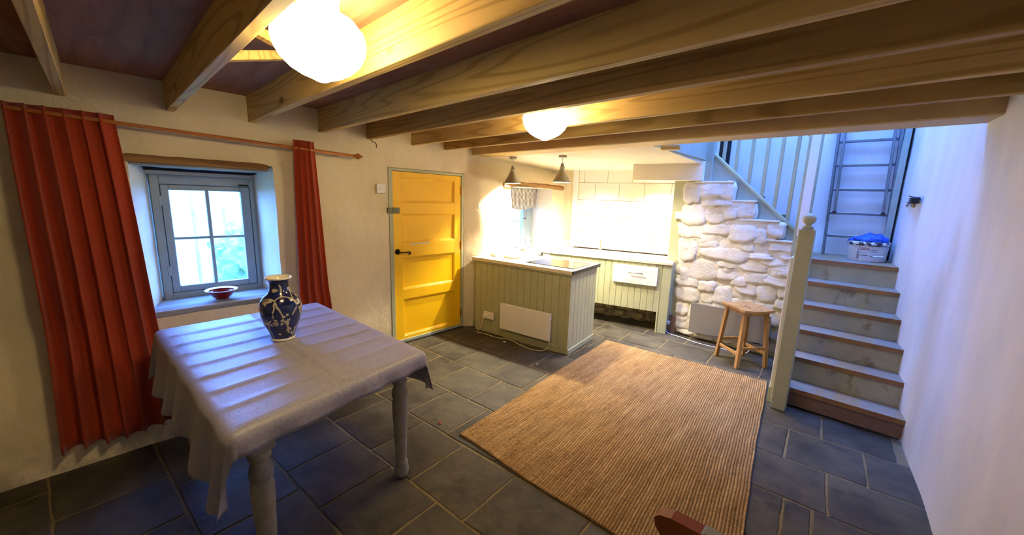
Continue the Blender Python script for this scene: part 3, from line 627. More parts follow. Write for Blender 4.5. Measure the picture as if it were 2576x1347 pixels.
# ------------------------------------------------------------------ stone stair wall (steps up to the left)
SX0 = -1.62; SY = 4.75
STEP = [(-1.60, -1.18, 1.862), (-1.18, -0.945, 1.658), (-0.945, -0.71, 1.460), (-0.71, -0.47, 1.262)]
def wall_top(x):
    for a, b, z in STEP:
        if x <= b: return z
    return STEP[-1][2]
def srough(x, z): return 0.031 + 0.022 * nz(x, 1.7, z, 6) + 0.009 * nz(x, 4.4, z, 17) + 0.005 * nz(x, 8.4, z, 40)
sw = MB()
def left_edge(z): return -1.640 + 0.05 * sm(0.9, 1.9, z) + 0.014 * nz(2.2, 1, z, 9)
for (a, b, zt) in [(SX0, -1.18, 1.848)] + [(s[0], s[1], s[2] - 0.014) for s in STEP[1:]]:
    nu = max(6, int((b - a) / 0.02)); nv = int(zt / 0.02)
    def fn(u, v, a=a, b=b, zt=zt):
        x = lerp(a, b, u); z = zt * v
        if a == SX0: x = lerp(left_edge(z), b, u)
        y = SY - srough(x, z) * min(1.0, 1.0)
        if z < 0.09: y += 0.03 * (1 - z / 0.09)
        return (x, y, z)
    sw.grid(fn, nu, nv)
for i, (a, b, zt) in enumerate(STEP):
    a2 = a if i else -1.60
    zl = STEP[i + 1][2] if i < 3 else 0.0
    sw.box(a2 + 0.0, SY + 0.035, 0.0, b if i < 3 else -0.56, 5.25 if i < 3 else 4.81, zt - 0.014)
def fn(u, v):
    z = 1.848 * v; return (left_edge(z) + 0.006 * nz(u, 2, z, 12), lerp(SY + 0.6, SY - srough(left_edge(z), z), u), z)
sw.grid(fn, 10, 60)
for i in range(3):
    b_, z1_, z0_ = STEP[i][1], STEP[i][2] - 0.014, STEP[i + 1][2] - 0.014
    sw.box(b_ - 0.03, SY - 0.004, z0_, b_ + 0.001, SY + 0.06, z1_, 0.006)
stw = sw.build('wall_stair', M['stone']); setp(stw, kind='structure')
# stones: px rectangles measured in the photograph -> (x, z, w, h) in metres on the face
SXc = lambda q: -1.655 + (q - 90) * 0.00182
STN = [(180, 345, 82, 88), (275, 340, 90, 60), (352, 345, 62, 74), (182, 462, 110, 88), (258, 405, 66, 34), (330, 405, 84, 30), (290, 482, 88, 48), (370, 455, 58, 62), (445, 448, 92, 58), (168, 545, 118, 60), (300, 538, 140, 46),
    (432, 560, 128, 76), (517, 580, 66, 66), (592, 545, 76, 62), (150, 640, 86, 100), (255, 612, 96, 40), (345, 665, 236, 58), (452, 628, 80, 42), (522, 680, 106, 26), (640, 640, 130, 34), (668, 684, 86, 30),
    (196, 742, 186, 96), (352, 722, 86, 32), (350, 772, 92, 52), (484, 735, 140, 42), (596, 712, 120, 34), (655, 760, 80, 48), (150, 806, 104, 50), (250, 832, 84, 50), (412, 810, 76, 46), (500, 792, 116, 52),
    (618, 812, 140, 44), (150, 872, 118, 78), (250, 898, 66, 52), (332, 885, 90, 84), (450, 852, 104, 48), (556, 876, 104, 82), (644, 870, 56, 60), (118, 955, 66, 62), (190, 975, 74, 70), (125, 1030, 76, 64), (205, 1052, 88, 56),
    (270, 985, 60, 62), (430, 925, 110, 44), (545, 950, 100, 40), (640, 935, 80, 46), (608, 1020, 76, 70), (612, 1100, 84, 66), (600, 1170, 92, 52), (130, 1078, 80, 24), (230, 1100, 96, 34), (330, 1120, 96, 34), (430, 1145, 96, 34), (520, 1160, 66, 38)]
# rows drop to the right in the picture because of perspective; convert with a plane homography fitted to the wall face
import numpy as _n
src = [(185, 300), (728, 610), (80, 1090), (590, 1230)]; dst = [(-1.60, 1.862), (-0.49, 1.262), (-1.62, 0.0), (-0.59, 0.0)]
A_ = []; b_ = []
for (u, v), (x_, z_) in zip(src, dst):
    A_.append([u, v, 1, 0, 0, 0, -u * x_, -v * x_]); b_.append(x_); A_.append([0, 0, 0, u, v, 1, -u * z_, -v * z_]); b_.append(z_)
Hc = _n.linalg.solve(_n.array(A_, float), _n.array(b_, float))
def hm_(u, v):
    w = Hc[6] * u + Hc[7] * v + 1; return ((Hc[0] * u + Hc[1] * v + Hc[2]) / w, (Hc[3] * u + Hc[4] * v + Hc[5]) / w)
def stone_mesh(w, h, d, seed, flat=0.5, nv=9):
    b = MB(); n = 22; V = []; F = []
    rings = [(1.14, -0.4), (1.03, 0.30), (0.96, 0.68), (0.86, 0.90), (0.62, 1.0), (0.25, 1.0)]
    pw = R.uniform(2.8, 6.0)
    for (rr, dd) in rings:
        for i in range(n):
            a = 2 * pi * i / n; c, s_ = cos(a), sin(a)
            k = (abs(c) ** pw + abs(s_) ** pw) ** (-1 / pw)
            k *= 1 + 0.26 * nz(c * 1.2 + seed, s_ * 1.2, seed * .7, 1.8)
            X = rr * k * c * w / 2; Z = rr * k * s_ * h / 2
            V.append((X, -d * dd - 0.009 * nz(X + seed, Z, seed, 11) - 0.004 * nz(X + seed, Z, seed, 30) + d * 0.22 * (Z / (h / 2)) * (dd > 0.4), Z))
    for j in range(len(rings) - 1):
        for i in range(n): i2 = (i + 1) % n; F.append((j * n + i, j * n + i2, (j + 1) * n + i2, (j + 1) * n + i))
    F.append(tuple((len(rings) - 1) * n + i for i in range(n)))
    b.add(V, F, True); return b
for i, (cx_, cy_, w_, h_) in enumerate(STN):
    x_, z_ = hm_(cx_, cy_); xa, _ = hm_(cx_ - w_ / 2, cy_); xb_, _ = hm_(cx_ + w_ / 2, cy_); _, za = hm_(cx_, cy_ - h_ / 2); _, zb = hm_(cx_, cy_ + h_ / 2)
    w = (xb_ - xa) * 1.04; h = (za - zb) * 1.04
    if z_ - h / 2 < 0.01: z_ = 0.015 + h / 2
    if z_ + h / 2 > wall_top(x_ - 0.0) - 0.02: z_ = wall_top(x_) - 0.02 - h / 2
    stone_mesh(w * 1.13, h * 1.20, 0.034 + 0.016 * R.random(), i * 3.7).build('stone', M['stone'], stw, (x_, SY - 0.004, z_))
for i, (a, b, zt) in enumerate(STEP):
    o = MB().box(a + (0.02 if i == 0 else -0.13), SY - 0.045, zt - 0.014, b + 0.008, SY + 0.06, zt + 0.004, 0.003).build('step_cap', M['white'], stw)

# ------------------------------------------------------------------ staircase
st = empty('staircase', (-0.30, 3.60, 0), label='painted cottage staircase with dusty wooden treads, sage risers, newel posts and balusters', cat='staircase')
sx, sy_, _z = st.location
ZT = [0.169, 0.372, 0.566, 0.750, 0.932, 1.121]; YN = [3.618, 3.813, 3.997, 4.191, 4.400, 4.599]
def SB(nm, q, m, bev=0.003, par=None):
    return MB().box(q[0] - sx, q[1] - sy_, q[2], q[3] - sx, q[4] - sy_, q[5], bev).build(nm, M[m], par or st)
for k in range(6):
    z = ZT[k]; yn = YN[k]; yb = (YN[k + 1] + 0.03) if k < 5 else 5.30
    xr = right_x(yn + 0.1) - 0.004
    th = 0.038
    V = [(-0.41 - sx, yn - sy_, 0), (right_x(yn) + 0.004 - sx, yn - sy_, 0), (right_x(yb) + 0.004 - sx, yb - sy_, 0), (-0.41 - sx if k < 5 else -0.56 - sx, yb - sy_, 0)]
    if k == 5: V = [V[0], V[1], V[2], V[3], (-0.56 - sx, 4.80 - sy_, 0), (-0.56 - sx, 4.70 - sy_, 0), (-0.41 - sx, 4.70 - sy_, 0)]
    MB().prism([(a, b) for a, b, _ in V], 'z', z - th, z).build('tread', M['tread'], st)
    z0 = ZT[k - 1] if k else 0.018
    MB().box(-0.41 - sx, yn + 0.018 - sy_, z0, right_x(yn) + 0.008 - sx, yn + 0.034 - sy_, z - th).build('riser', M['mdf'] if k == 0 else M['riser'], st)
SB('toe_gap', (-0.33, 3.66, 0.0, 0.36, 3.70, 0.02), 'darkgap', 0)  # dark strip painted as the shade below the first riser
MB().prism([(3.60 - sy_, 0.0), (4.76 - sy_, 0.0), (4.76 - sy_, 1.08), (4.60 - sy_, 1.08), (3.62 - sy_, 0.12)], 'x', -0.44 - sx, -0.41 - sx).build('string_board', M['sage'], st)
SB('end_board', (-0.56, 4.70, 0.0, -0.372, 4.735, 1.10), 'sage', 0.002)
n1 = SB('newel_post', (-0.395, 3.50, 0.0, -0.297, 3.60, 1.447), 'sage', 0.004)
MB().lathe([(0.0, 0.0), (0.034, 0.0), (0.038, 0.008), (0.030, 0.018), (0.020, 0.024), (0.018, 0.032), (0.030, 0.042), (0.040, 0.056), (0.044, 0.074), (0.040, 0.092), (0.028, 0.108), (0.012, 0.116), (0.0, 0.117)], 24, (-0.346 - sx, 3.55 - sy_, 1.447), False, False).build('newel_ball', M['sage'], n1)
SB('newel_edge_trim', (-0.412, 3.60, 0.03, -0.372, 3.72, 1.24), 'sage', 0.004); SB('newel_edge_trim', (-0.435, 3.62, 0.05, -0.412, 3.75, 1.22), 'white', 0.004)
n2 = SB('newel_post', (-0.565, 4.70, 1.10, -0.458, 4.81, 2.95), 'sage', 0.004)
SB('newel_lit_face_board', (-0.540, 4.686, 1.32, -0.468, 4.70, 2.40), 'white', 0.003)  # white board paints the pale, lit face of the far newel
n3 = SB('newel_post', (-1.545, 4.74, 1.866, -1.425, 4.84, 3.0), 'sagedark', 0.004)
# sloping string of the upper flight with its capping, balusters on top
def strz(x): return 2.186 + (x + 1.446) * (1.335 - 2.186) / (-0.532 + 1.446)
ch = MB(); poly = [(-1.43, strz(-1.43)), (-0.56, strz(-0.56)), (-0.56, 1.20), (-0.72, 1.20), (-1.43, 1.80)]
ch.prism([(a - sx, b) for a, b in poly], 'y', 4.79 - sy_, 4.815 - sy_); ch.build('string_board', M['sagedark'], st)
MB().bar((-1.435 - sx, 4.80 - sy_, strz(-1.435) - 0.002), (-0.545 - sx, 4.80 - sy_, strz(-0.545) - 0.002), 0.05, 0.034, 0.008).build('string_capping', M['sage'], st)
for xb_ in (-1.335, -1.200, -1.055, -0.915, -0.785, -0.655):
    MB().box(xb_ - 0.016 - sx, 4.80 - sy_, strz(xb_), xb_ + 0.016 - sx, 4.832 - sy_, strz(xb_) + 0.95, 0.002).build('baluster', M['sage'], st)
MB().bar((-1.435 - sx, 4.815 - sy_, strz(-1.435) + 0.95), (-0.545 - sx, 4.815 - sy_, strz(-0.545) + 0.95), 0.055, 0.05, 0.008).build('handrail', M['sage'], st)
for k in range(5):   # steps of the upper flight, seen only from above
    z = 1.121 + 0.2 * (k + 1); x1 = -0.50 - 0.235 * k
    MB().box(x1 - 0.26 - sx, 4.835 - sy_, z - 0.03, x1 - sx, 5.295 - sy_, z).build('tread', M['tread'], st)
o = MB().box(-1.52, 5.26, 1.9, -1.40, 5.30, 2.9).build('gap_shade_strip', M['darkgap']); setp(o, kind='structure')  # dark strip paints a shaded gap on the stairwell back wall

# ------------------------------------------------------------------ kitchen units
IB = radians(7.9)
isl = empty('kitchen_island', (-2.157, 3.146, 0), IB, 'sage green tongue-and-groove kitchen island with a cream worktop', 'kitchen island')
LW = 1.285; LD = 0.655
BM = M['sage']
MB().box(-LW, 0.02, 0.0, -0.02, LD - 0.02, 0.855).build('carcass', BM, isl)
nb = 14; bw = (LW - 0.05) / nb
for k in range(nb):
    a = -0.045 - bw * (k + 1)
    MB().box(a + 0.0012, 0.0, 0.0 if k > -1 else 0.03, a + bw - 0.0012, 0.02, 0.853, 0.003).build('front_board', BM, isl)
MB().box(-0.044, -0.004, 0.0, 0.0, 0.02, 0.853, 0.003).build('corner_strip', BM, isl)
nb = 7; bw = (LD - 0.03) / nb
for k in range(nb):
    a = 0.022 + bw * k
    MB().box(-0.02, a + 0.0012, 0.0, -0.002, a + bw - 0.0012, 0.853, 0.003).build('end_board', BM, isl)
MB().box(-0.002, 0.0, 0.0, 0.012, LD - 0.01, 0.055, 0.003).build('skirting', BM, isl)
MB().box(-0.85, -0.012, 0.0, -0.10, 0.0, 0.08, 0.003).build('base_strip', BM, isl)
MB().box(-LW - 0.02, -0.018, 0.845, 0.012, 0.0, 0.858, 0.003).build('edge_bead', BM, isl)
MB().box(-LW - 0.035, -0.022, 0.860, 0.018, LD + 0.01, 0.900, 0.004).build('worktop', M['cream'], isl)
o = MB().box(0.018, -0.024, 0.862, 0.028, LD + 0.012, 0.899, 0.002).build('worktop_end', M['blackedge'], isl); o['label'] = 'dark worktop end edging'
hb = MB().box(-0.30, -0.24, 0, 0.30, 0.24, 0.006, 0.002).build('hob', M['hob'], None, (-2.52, 3.43, 0.900), IB); setp(hb, 'flat black glass hob set in the island worktop', 'hob')

CA = radians(15.0); cb = empty('kitchen_counter', (-1.695, 4.585, 0), CA, 'sage green boarded kitchen base units under a long pale worktop', 'base unit')
CL = 1.66
nb = 19; bw = (CL - 0.16) / nb
for k in range(nb):
    a = -0.10 - bw * (k + 1)
    MB().box(a + 0.0012, 0.0, 0.262, a + bw - 0.0012, 0.018, 0.862, 0.003).build('front_board', BM, cb)
MB().box(-CL, 0.018, 0.262, 0.0, 0.52, 0.86).build('carcass', BM, cb)
MB().box(-0.10, -0.006, 0.0, 0.0, 0.018, 0.862, 0.003).build('end_stile', BM, cb)
MB().box(-CL - 0.05, -0.006, 0.262, -CL + 0.06, 0.018, 0.862, 0.003).build('end_stile', M['white'], cb)
dr = MB().box(-0.70, -0.030, 0.590, -0.155, -0.006, 0.822, 0.003).build('drawer', M['white'], cb)
hh = MB(); hh.tube([(-0.50, -0.060, 0.735), (-0.33, -0.060, 0.735)], 0.006, 10); hh.tube([(-0.49, -0.03, 0.735), (-0.49, -0.06, 0.735)], 0.005, 8); hh.tube([(-0.34, -0.03, 0.735), (-0.34, -0.06, 0.735)], 0.005, 8)
hh.build('handle', M['steel'], dr)
MB().box(-CL - 0.09, -0.022, 0.866, 0.005, 0.60, 0.90, 0.004).build('worktop', M['cream'], cb)
rb = empty('rubble_plinth', (-2.34, 4.86, 0), CA, 'rough bare stone wall base showing below the kitchen units', 'plinth')
def fnr(u, v):
    x = lerp(-0.75, 0.58, u); z = 0.30 * v; return (x, -0.03 + 0.05 * nz(x, 0, z, 9) + 0.02 * nz(x, 3, z, 30), z)
MB().grid(fnr, 60, 14).build('rubble_face', M['rubble'], rb)
for i in range(9):
    b = stone_mesh(R.uniform(0.10, 0.2), R.uniform(0.06, 0.11), 0.05, i * 5.1); b.build('rubble_stone', M['rubble'], rb, (-0.68 + 0.14 * i, -0.03, 0.07 + 0.09 * (i % 2)))

# ------------------------------------------------------------------ lamps
def globe(loc, lab):
    t = empty('globe_ceiling_lamp', loc, label=lab, cat='lamp', group='opal globe ceiling lamps')
    prof = [(0.055, 0.085), (0.075, 0.082), (0.115, 0.062), (0.143, 0.028), (0.150, -0.005), (0.145, -0.035), (0.128, -0.068), (0.100, -0.096), (0.066, -0.116), (0.035, -0.128), (0.016, -0.137), (0.0, -0.140)]
    MB().lathe(prof[::-1], 40, cap0=False, cap1=True).build('glass_globe', M['globe'], t)
    MB().lathe([(0.0, 0.086), (0.062, 0.086), (0.066, 0.092), (0.066, 0.125), (0.075, 0.155), (0.075, 0.165), (0.0, 0.165)], 32, cap0=False, cap1=False).build('gallery', M['plastic'], t)
    return t
globe((-1.50, 0.580, 2.12), 'glowing opal globe ceiling lamp nearest the camera, cut off by the top of the picture')
globe((-1.665, 2.03, 2.12), 'glowing opal globe ceiling lamp hanging farther away, before the kitchen')
def pendant(loc, drop, lab):
    t = empty('pendant_lamp', loc, label=lab, cat='lamp', group='cone pendant lamps over the island')
    z0 = -drop
    MB().lathe([(0.0, -0.028), (0.04, -0.028), (0.046, -0.022), (0.046, 0.0), (0.0, 0.0)], 28, cap0=False, cap1=False).build('ceiling_rose', M['steel'], t)
    MB().tube([(0, 0, -0.02), (0.001, 0, z0 * 0.3), (0, 0, z0 + 0.20)], 0.0035, 6).build('flex', M['cable'], t)
    MB().lathe([(0.012, 0.215), (0.018, 0.205), (0.022, 0.17), (0.0, 0.17)], 20, (0, 0, z0), False, False).build('lamp_cap', M['steel'], t)
    sh = MB().lathe([(0.0, 0.175), (0.030, 0.175), (0.030, 0.145), (0.106, 0.004), (0.106, 0.0), (0.103, 0.0), (0.103, 0.004), (0.028, 0.143), (0.0, 0.143)], 40, (0, 0, z0), False, False).build('lamp_shade', M['steel'], t)
    MB().lathe([(0.020, 0.132), (0.024, 0.112), (0.022, 0.09), (0.0, 0.083)], 20, (0, 0, z0), True, False).build('bulb', M['lampglow'], t)
    MB().lathe([(0.1005, 0.0042), (0.027, 0.141)], 40, (0, 0, z0), False, False).build('shade_lining', M['shadein'], t)
    spot('pendant_beam', (loc[0], loc[1], loc[2] + z0 + 0.078), 75, KWARM, 118, 0.25, 0.02)
pendant((-3.335, 3.475, 2.097), 0.318, 'brushed steel cone pendant lamp nearer the left wall, before the kitchen window')
pendant((-2.68, 3.60, 2.097), 0.300, 'brushed steel cone pendant lamp hanging in front of the tiled corner')
for k, p in enumerate(DOWN):
    lab = ['round downlight in the kitchen ceiling nearest the stair opening', 'round downlight in the kitchen ceiling beside the right pendant flex', 'round downlight in the kitchen ceiling close to the tiles'][k]
    t = empty('downlight', p, label=lab, cat='downlight', group='kitchen downlights')
    MB().lathe([(0.030, 0.0), (0.040, -0.004), (0.043, 0.0), (0.043, 0.012), (0.030, 0.012)], 28, cap0=False, cap1=False).build('bezel', M['white'], t)
    MB().lathe([(0.0, -0.002), (0.030, -0.002), (0.030, 0.01), (0.0, 0.01)], 24, cap0=False, cap1=False).build('lens', M['lampglow'], t)

# ------------------------------------------------------------------ curtains and rod
def rodz(y): return 1.970 - 0.034 * (y - 0.137)
rod = empty('curtain_rod', (-3.45, 0.5, 1.957), label='long orange-brown wooden curtain rod above the four-pane window', cat='curtain rod')
MB().tube([(0, -1.25 - 0.5, rodz(-1.25) - 1.957), (0, 1.56 - 0.5, rodz(1.56) - 1.957)], 0.0115, 16).build('pole', M['orange'], rod)
ry = Matrix.Rotation(radians(-90), 4, 'X')
for yy, s_ in ((1.56, 1), (-1.25, -1)):
    MB().lathe([(0.0, -0.004), (0.014, 0.0), (0.015, 0.012), (0.011, 0.018), (0.020, 0.026), (0.026, 0.042), (0.022, 0.058), (0.010, 0.066), (0.008, 0.072), (0.012, 0.078), (0.0, 0.086)], 20, cap0=False, cap1=False, mtx=Matrix.Translation((0, yy - 0.5, rodz(yy) - 1.957)) @ (ry if s_ > 0 else Matrix.Rotation(radians(90), 4, 'X'))).build('finial', M['orange'], rod)
for yy in (1.45, -1.15): MB().tube([(0, yy - 0.5, rodz(yy) - 1.957), (-0.11, yy - 0.5, rodz(yy) - 1.957)], 0.009, 10).build('bracket', M['orange'], rod)
def curtain(y0t, y1t, y0b, y1b, ztop, zbot, nf, lab, xbot_off, amp):
    nu, nvv = nf * 12, 40
    def fn(u, v):
        z = lerp(ztop, zbot, v); y = lerp(lerp(y0t, y0b, v ** 0.8), lerp(y1t, y1b, v ** 0.8), u)
        xc = max(-3.45, wall_x(y, max(z, 0.02)) + xbot_off + amp)
        xc = lerp(-3.45, xc, sm(0.0, 0.25, v))
        f = sin(2 * pi * nf * u + 0.8 * sin(3 * v + 5 * u)); f = f * (0.55 + 0.45 * abs(f))
        a = amp * (0.55 + 0.45 * v) * (1 + 0.3 * sin(7 * u))
        return (xc + a * f, y + 0.35 * amp * cos(2 * pi * nf * u), z + 0.012 * sin(9 * u) * v)
    o = MB().grid(fn, nu, nvv).build('curtain', M['curtain']); sd = o.modifiers.new('thick', 'SOLIDIFY'); sd.thickness = 0.003
    return setp(o, lab, 'curtain')
curtain(1.080, 1.232, 1.02, 1.300, 2.00, 0.03, 4, 'rust red curtain gathered at the right of the four-pane window', 0.055, 0.030)
curtain(-0.30, 0.105, -0.30, 0.185, 2.015, 0.13, 6, 'rust red curtain at the left end of the rod, behind the table', 0.085, 0.035)

# roman blind on the kitchen window
def fnb(u, v):
    z = lerp(1.745, 1.455 + 0.018 * sin(2.6 * u * pi) , v); y = lerp(3.69, 4.485, u) + 0.006 * sin(v * 6) * u
    return (-3.80 + 0.004 * sin(v * 3 * 2 * pi) + 0.004 * sin(u * 9), y, z)
o = MB().grid(fnb, 60, 24).build('roman_blind', M['blind']); sd = o.modifiers.new('t', 'SOLIDIFY'); sd.thickness = 0.004; setp(o, 'striped ticking roman blind pulled up in the kitchen window', 'blind')

# ------------------------------------------------------------------ rug (heightfield of rope rows and knots)
RQ = [(-1.862, 1.480), (-0.190, 1.520), (-0.502, 4.000), (-2.078, 3.813)]
NU, NVk = 100, 190
su, sv = 4, 3
nu, nv = NU * su, NVk * sv
U, Vv = np.meshgrid(np.linspace(0, 1, nu + 1), np.linspace(0, 1, nv + 1))
rs = np.random.RandomState(4)
knot = rs.rand(NVk + 1, NU + 1)
ki = np.minimum((Vv * NVk).astype(int), NVk - 1); kj = np.minimum((U * NU).astype(int), NU - 1)
hr = np.abs(np.sin(pi * U * NU)) ** 0.55; hk = np.abs(np.sin(pi * (Vv * NVk + 0.5 * (kj % 2)))) ** 0.45
H = 0.0065 + 0.0115 * hr * (0.35 + 0.65 * hk) * (0.7 + 0.45 * knot[ki, kj])
edge = np.minimum.reduce([U * NU, (1 - U) * NU, Vv * NVk, (1 - Vv) * NVk]); H = np.where(edge < 0.01, -0.0, H)
wx = 0.004 * np.sin(Vv * 9) + 0.0015 * np.sin(Vv * 41 + 1)
wy = 0.008 * np.sin(U * 11 + 0.6)
a, b, c, d = [np.array(q) for q in RQ]
PX = (1 - U) * (1 - Vv) * a[0] + U * (1 - Vv) * b[0] + U * Vv * c[0] + (1 - U) * Vv * d[0] + wx
PY = (1 - U) * (1 - Vv) * a[1] + U * (1 - Vv) * b[1] + U * Vv * c[1] + (1 - U) * Vv * d[1] + wy + 0.003 * rs.rand(nv + 1, nu + 1)
PX = PX + 0.0012 * (rs.rand(nv + 1, nu + 1) - 0.5)
co = np.stack([PX, PY, H + 0.002], -1).reshape(-1, 3).astype(np.float32)
i0 = (np.arange(nv)[:, None] * (nu + 1) + np.arange(nu)[None, :]).reshape(-1)
fc = np.stack([i0, i0 + 1, i0 + nu + 2, i0 + nu + 1], -1).astype(np.int32)
me = bpy.data.meshes.new('jute_rug'); me.vertices.add(len(co)); me.vertices.foreach_set('co', co.reshape(-1))
me.loops.add(fc.size); me.loops.foreach_set('vertex_index', fc.reshape(-1)); me.polygons.add(len(fc)); me.polygons.foreach_set('loop_start', np.arange(0, fc.size, 4, dtype=np.int32))
me.polygons.foreach_set('use_smooth', np.ones(len(fc), bool)); me.update(calc_edges=True); me.validate(); me.materials.append(M['jute'])
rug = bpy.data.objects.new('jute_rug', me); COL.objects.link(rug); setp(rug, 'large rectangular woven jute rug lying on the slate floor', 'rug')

# ------------------------------------------------------------------ dining table, cloth, vase, bowl
tb = empty('dining_table', (-2.35, 0.62, 0), 0, 'grey-painted farmhouse table with turned legs, mostly hidden under a cloth', 'table')
TX, TY = -2.35, 0.62
A, Bc, Cc, Dd = Vector((-1.555, 0.235)), Vector((-1.735, 1.105)), Vector((-3.07, 1.045)), Vector((-3.03, 0.17))
TZ = 0.752
MB().prism([(p.x - TX, p.y - TY) for p in (A, Bc, Cc, Dd)], 'z', TZ - 0.028, TZ).build('tabletop', M['tablepaint'], tb)
legp = [(0.0, 0.0), (0.022, 0.0), (0.036, 0.012), (0.041, 0.035), (0.039, 0.062), (0.032, 0.078), (0.036, 0.084), (0.037, 0.092), (0.030, 0.100), (0.031, 0.13), (0.037, 0.30), (0.041, 0.40), (0.042, 0.452), (0.040, 0.470), (0.034, 0.476), (0.035, 0.486), (0.041, 0.496), (0.042, 0.525), (0.035, 0.548), (0.030, 0.560), (0.032, 0.572), (0.040, 0.580), (0.041, 0.592), (0.034, 0.600), (0.034, 0.612), (0.046, 0.625)]
LEGS = [(-1.622, 0.315), (-1.797, 1.015), (-2.985, 0.975), (-2.965, 0.255)]
for k, (lx, ly) in enumerate(LEGS):
    lg = MB().lathe(legp, 28, (lx - TX, ly - TY, 0), False, True)
    m_ = Matrix.Translation((lx - TX, ly - TY, 0)) @ Matrix.Rotation(radians(10), 4, 'Z'); lg.box(-0.044, -0.044, 0.612, 0.044, 0.044, 0.724, 0.008, m_); lg.build('leg', M['tablepaint'], tb)
for p, q in ((0, 1), (1, 2), (2, 3), (3, 0)):
    a_ = LEGS[p]; b_ = LEGS[q]; MB().bar((a_[0] - TX, a_[1] - TY, 0.684), (b_[0] - TX, b_[1] - TY, 0.684), 0.022, 0.08).build('apron', M['tablepaint'], tb)
Ln, Wd = 1.47, 0.88
ON, OF, OL, OR_ = 0.105, 0.13, 0.31, 0.27
CT = TZ + 0.004
def clothpt(sl, tw):
    """sl metres from near edge along the length, tw metres across from the left edge"""
    cs, ct_ = min(max(sl, 0), Ln), min(max(tw, 0), Wd)
    ds, dt = sl - cs, tw - ct_
    u, v = cs / Ln, ct_ / Wd
    q = A * (1 - u) * (1 - v) + Bc * (1 - u) * v + Cc * u * v + Dd * u * (1 - v)
    ld = ((Dd - A).lerp(Cc - Bc, v)).normalized(); wd = ((Bc - A).lerp(Cc - Dd, u)).normalized()
    D = sqrt(ds * ds + dt * dt); fr = (sl / 0.182) % 1.0; cre = (abs(fr - 0.5) * 2) ** 5
    fr2 = abs(((tw - 0.44) / 0.44)); cre2 = exp(-(tw - 0.44) ** 2 / 0.00012)
    z = CT + 0.011 * cre + 0.005 * cre2 + 0.0022 * (1 + nz(sl, tw, 0, 6))
    if D < 1e-6:
        ee = min(cs, Ln - cs, ct_, Wd - ct_)
        return (q.x, q.y, lerp(CT, z, min(1, ee / 0.03)))
    nvec = (ld * (ds / D) + wd * (dt / D)); r = 0.034; arc = r * pi / 2
    if D < arc: th = D / r; outp = r * sin(th); dz = r * (1 - cos(th))
    else: outp = r; dz = r + (D - arc)
    corner = 1.0 if (ds != 0 and dt != 0) else 0.0
    along = cs * 1.0 + ct_ * 1.3
    drop = max(0.0, dz - 0.02)
    fold = (0.10 * sin(along * 21 + 1.2 * sin(along * 7)) + 0.13) * drop
    ang = math.atan2(abs(dt), abs(ds)) if corner else 0
    if corner: fold = (0.20 * sin(ang * 2) + 0.07 * sin(ang * 6)) * drop
    p_ = q + nvec * (outp + fold)
    return (p_.x, p_.y, CT - dz * (0.985 if not corner else 0.96))
sl_ = [-ON + (Ln + ON + OF) * i / 110 for i in range(111)]; tw_ = [-OL + (Wd + OL + OR_) * j / 96 for j in range(97)]
V = [clothpt(a_, b_) for b_ in tw_ for a_ in sl_]; nS = len(sl_)
V = [(x_ - TX, y_ - TY, z_) for x_, y_, z_ in V]
F = [(j * nS + i + 1, j * nS + i, (j + 1) * nS + i, (j + 1) * nS + i + 1) for j in range(len(tw_) - 1) for i in range(nS - 1)]
clo = mkmesh('tablecloth', V, F, M['cloth'], None, True, (TX, TY, 0)); sd = clo.modifiers.new('t', 'SOLIDIFY'); sd.thickness = 0.0015; sd.offset = 1
setp(clo, 'silver-grey tablecloth with fold creases and faint scroll pattern, draped over the dining table', 'tablecloth')
vs = empty('vase', (-2.385, 0.630, CT + 0.012), label='dark blue vase with pale blossom branches standing on the tablecloth', cat='vase')
vp = [(0.0, 0.014), (0.058, 0.014), (0.056, 0.020), (0.066, 0.05), (0.088, 0.10), (0.101, 0.155), (0.104, 0.195), (0.098, 0.225), (0.080, 0.252), (0.058, 0.270), (0.049, 0.290), (0.046, 0.315), (0.048, 0.333), (0.056, 0.346), (0.064, 0.352)]
MB().lathe(vp, 48, cap0=False, cap1=False).build('body', M['vase'], vs)
MB().lathe([(0.064, 0.352), (0.067, 0.358), (0.064, 0.362), (0.058, 0.358), (0.046, 0.344), (0.040, 0.320), (0.0, 0.318)], 48, cap0=False, cap1=False).build('rim', M['porcelain'], vs)
MB().lathe([(0.0, 0.0), (0.056, 0.0), (0.061, 0.003), (0.061, 0.012), (0.057, 0.016), (0.0, 0.016)], 40, cap0=False, cap1=False).build('foot', M['porcelain'], vs)
bw_ = empty('bowl', (-3.67, 0.575, 0.7525), label='small red bowl with a white rim on the window sill', cat='bowl')
MB().lathe([(0.0, 0.0), (0.040, 0.0), (0.044, 0.006), (0.060, 0.020), (0.076, 0.044), (0.082, 0.062), (0.080, 0.064), (0.070, 0.044), (0.050, 0.020), (0.0, 0.012)], 40, cap0=False, cap1=False).build('bowl_body', M['red'], bw_)
MB().lathe([(0.080, 0.062), (0.104, 0.068), (0.106, 0.072), (0.102, 0.075), (0.080, 0.067)], 40, cap0=False, cap1=False).build('rim', M['porcelain'], bw_)

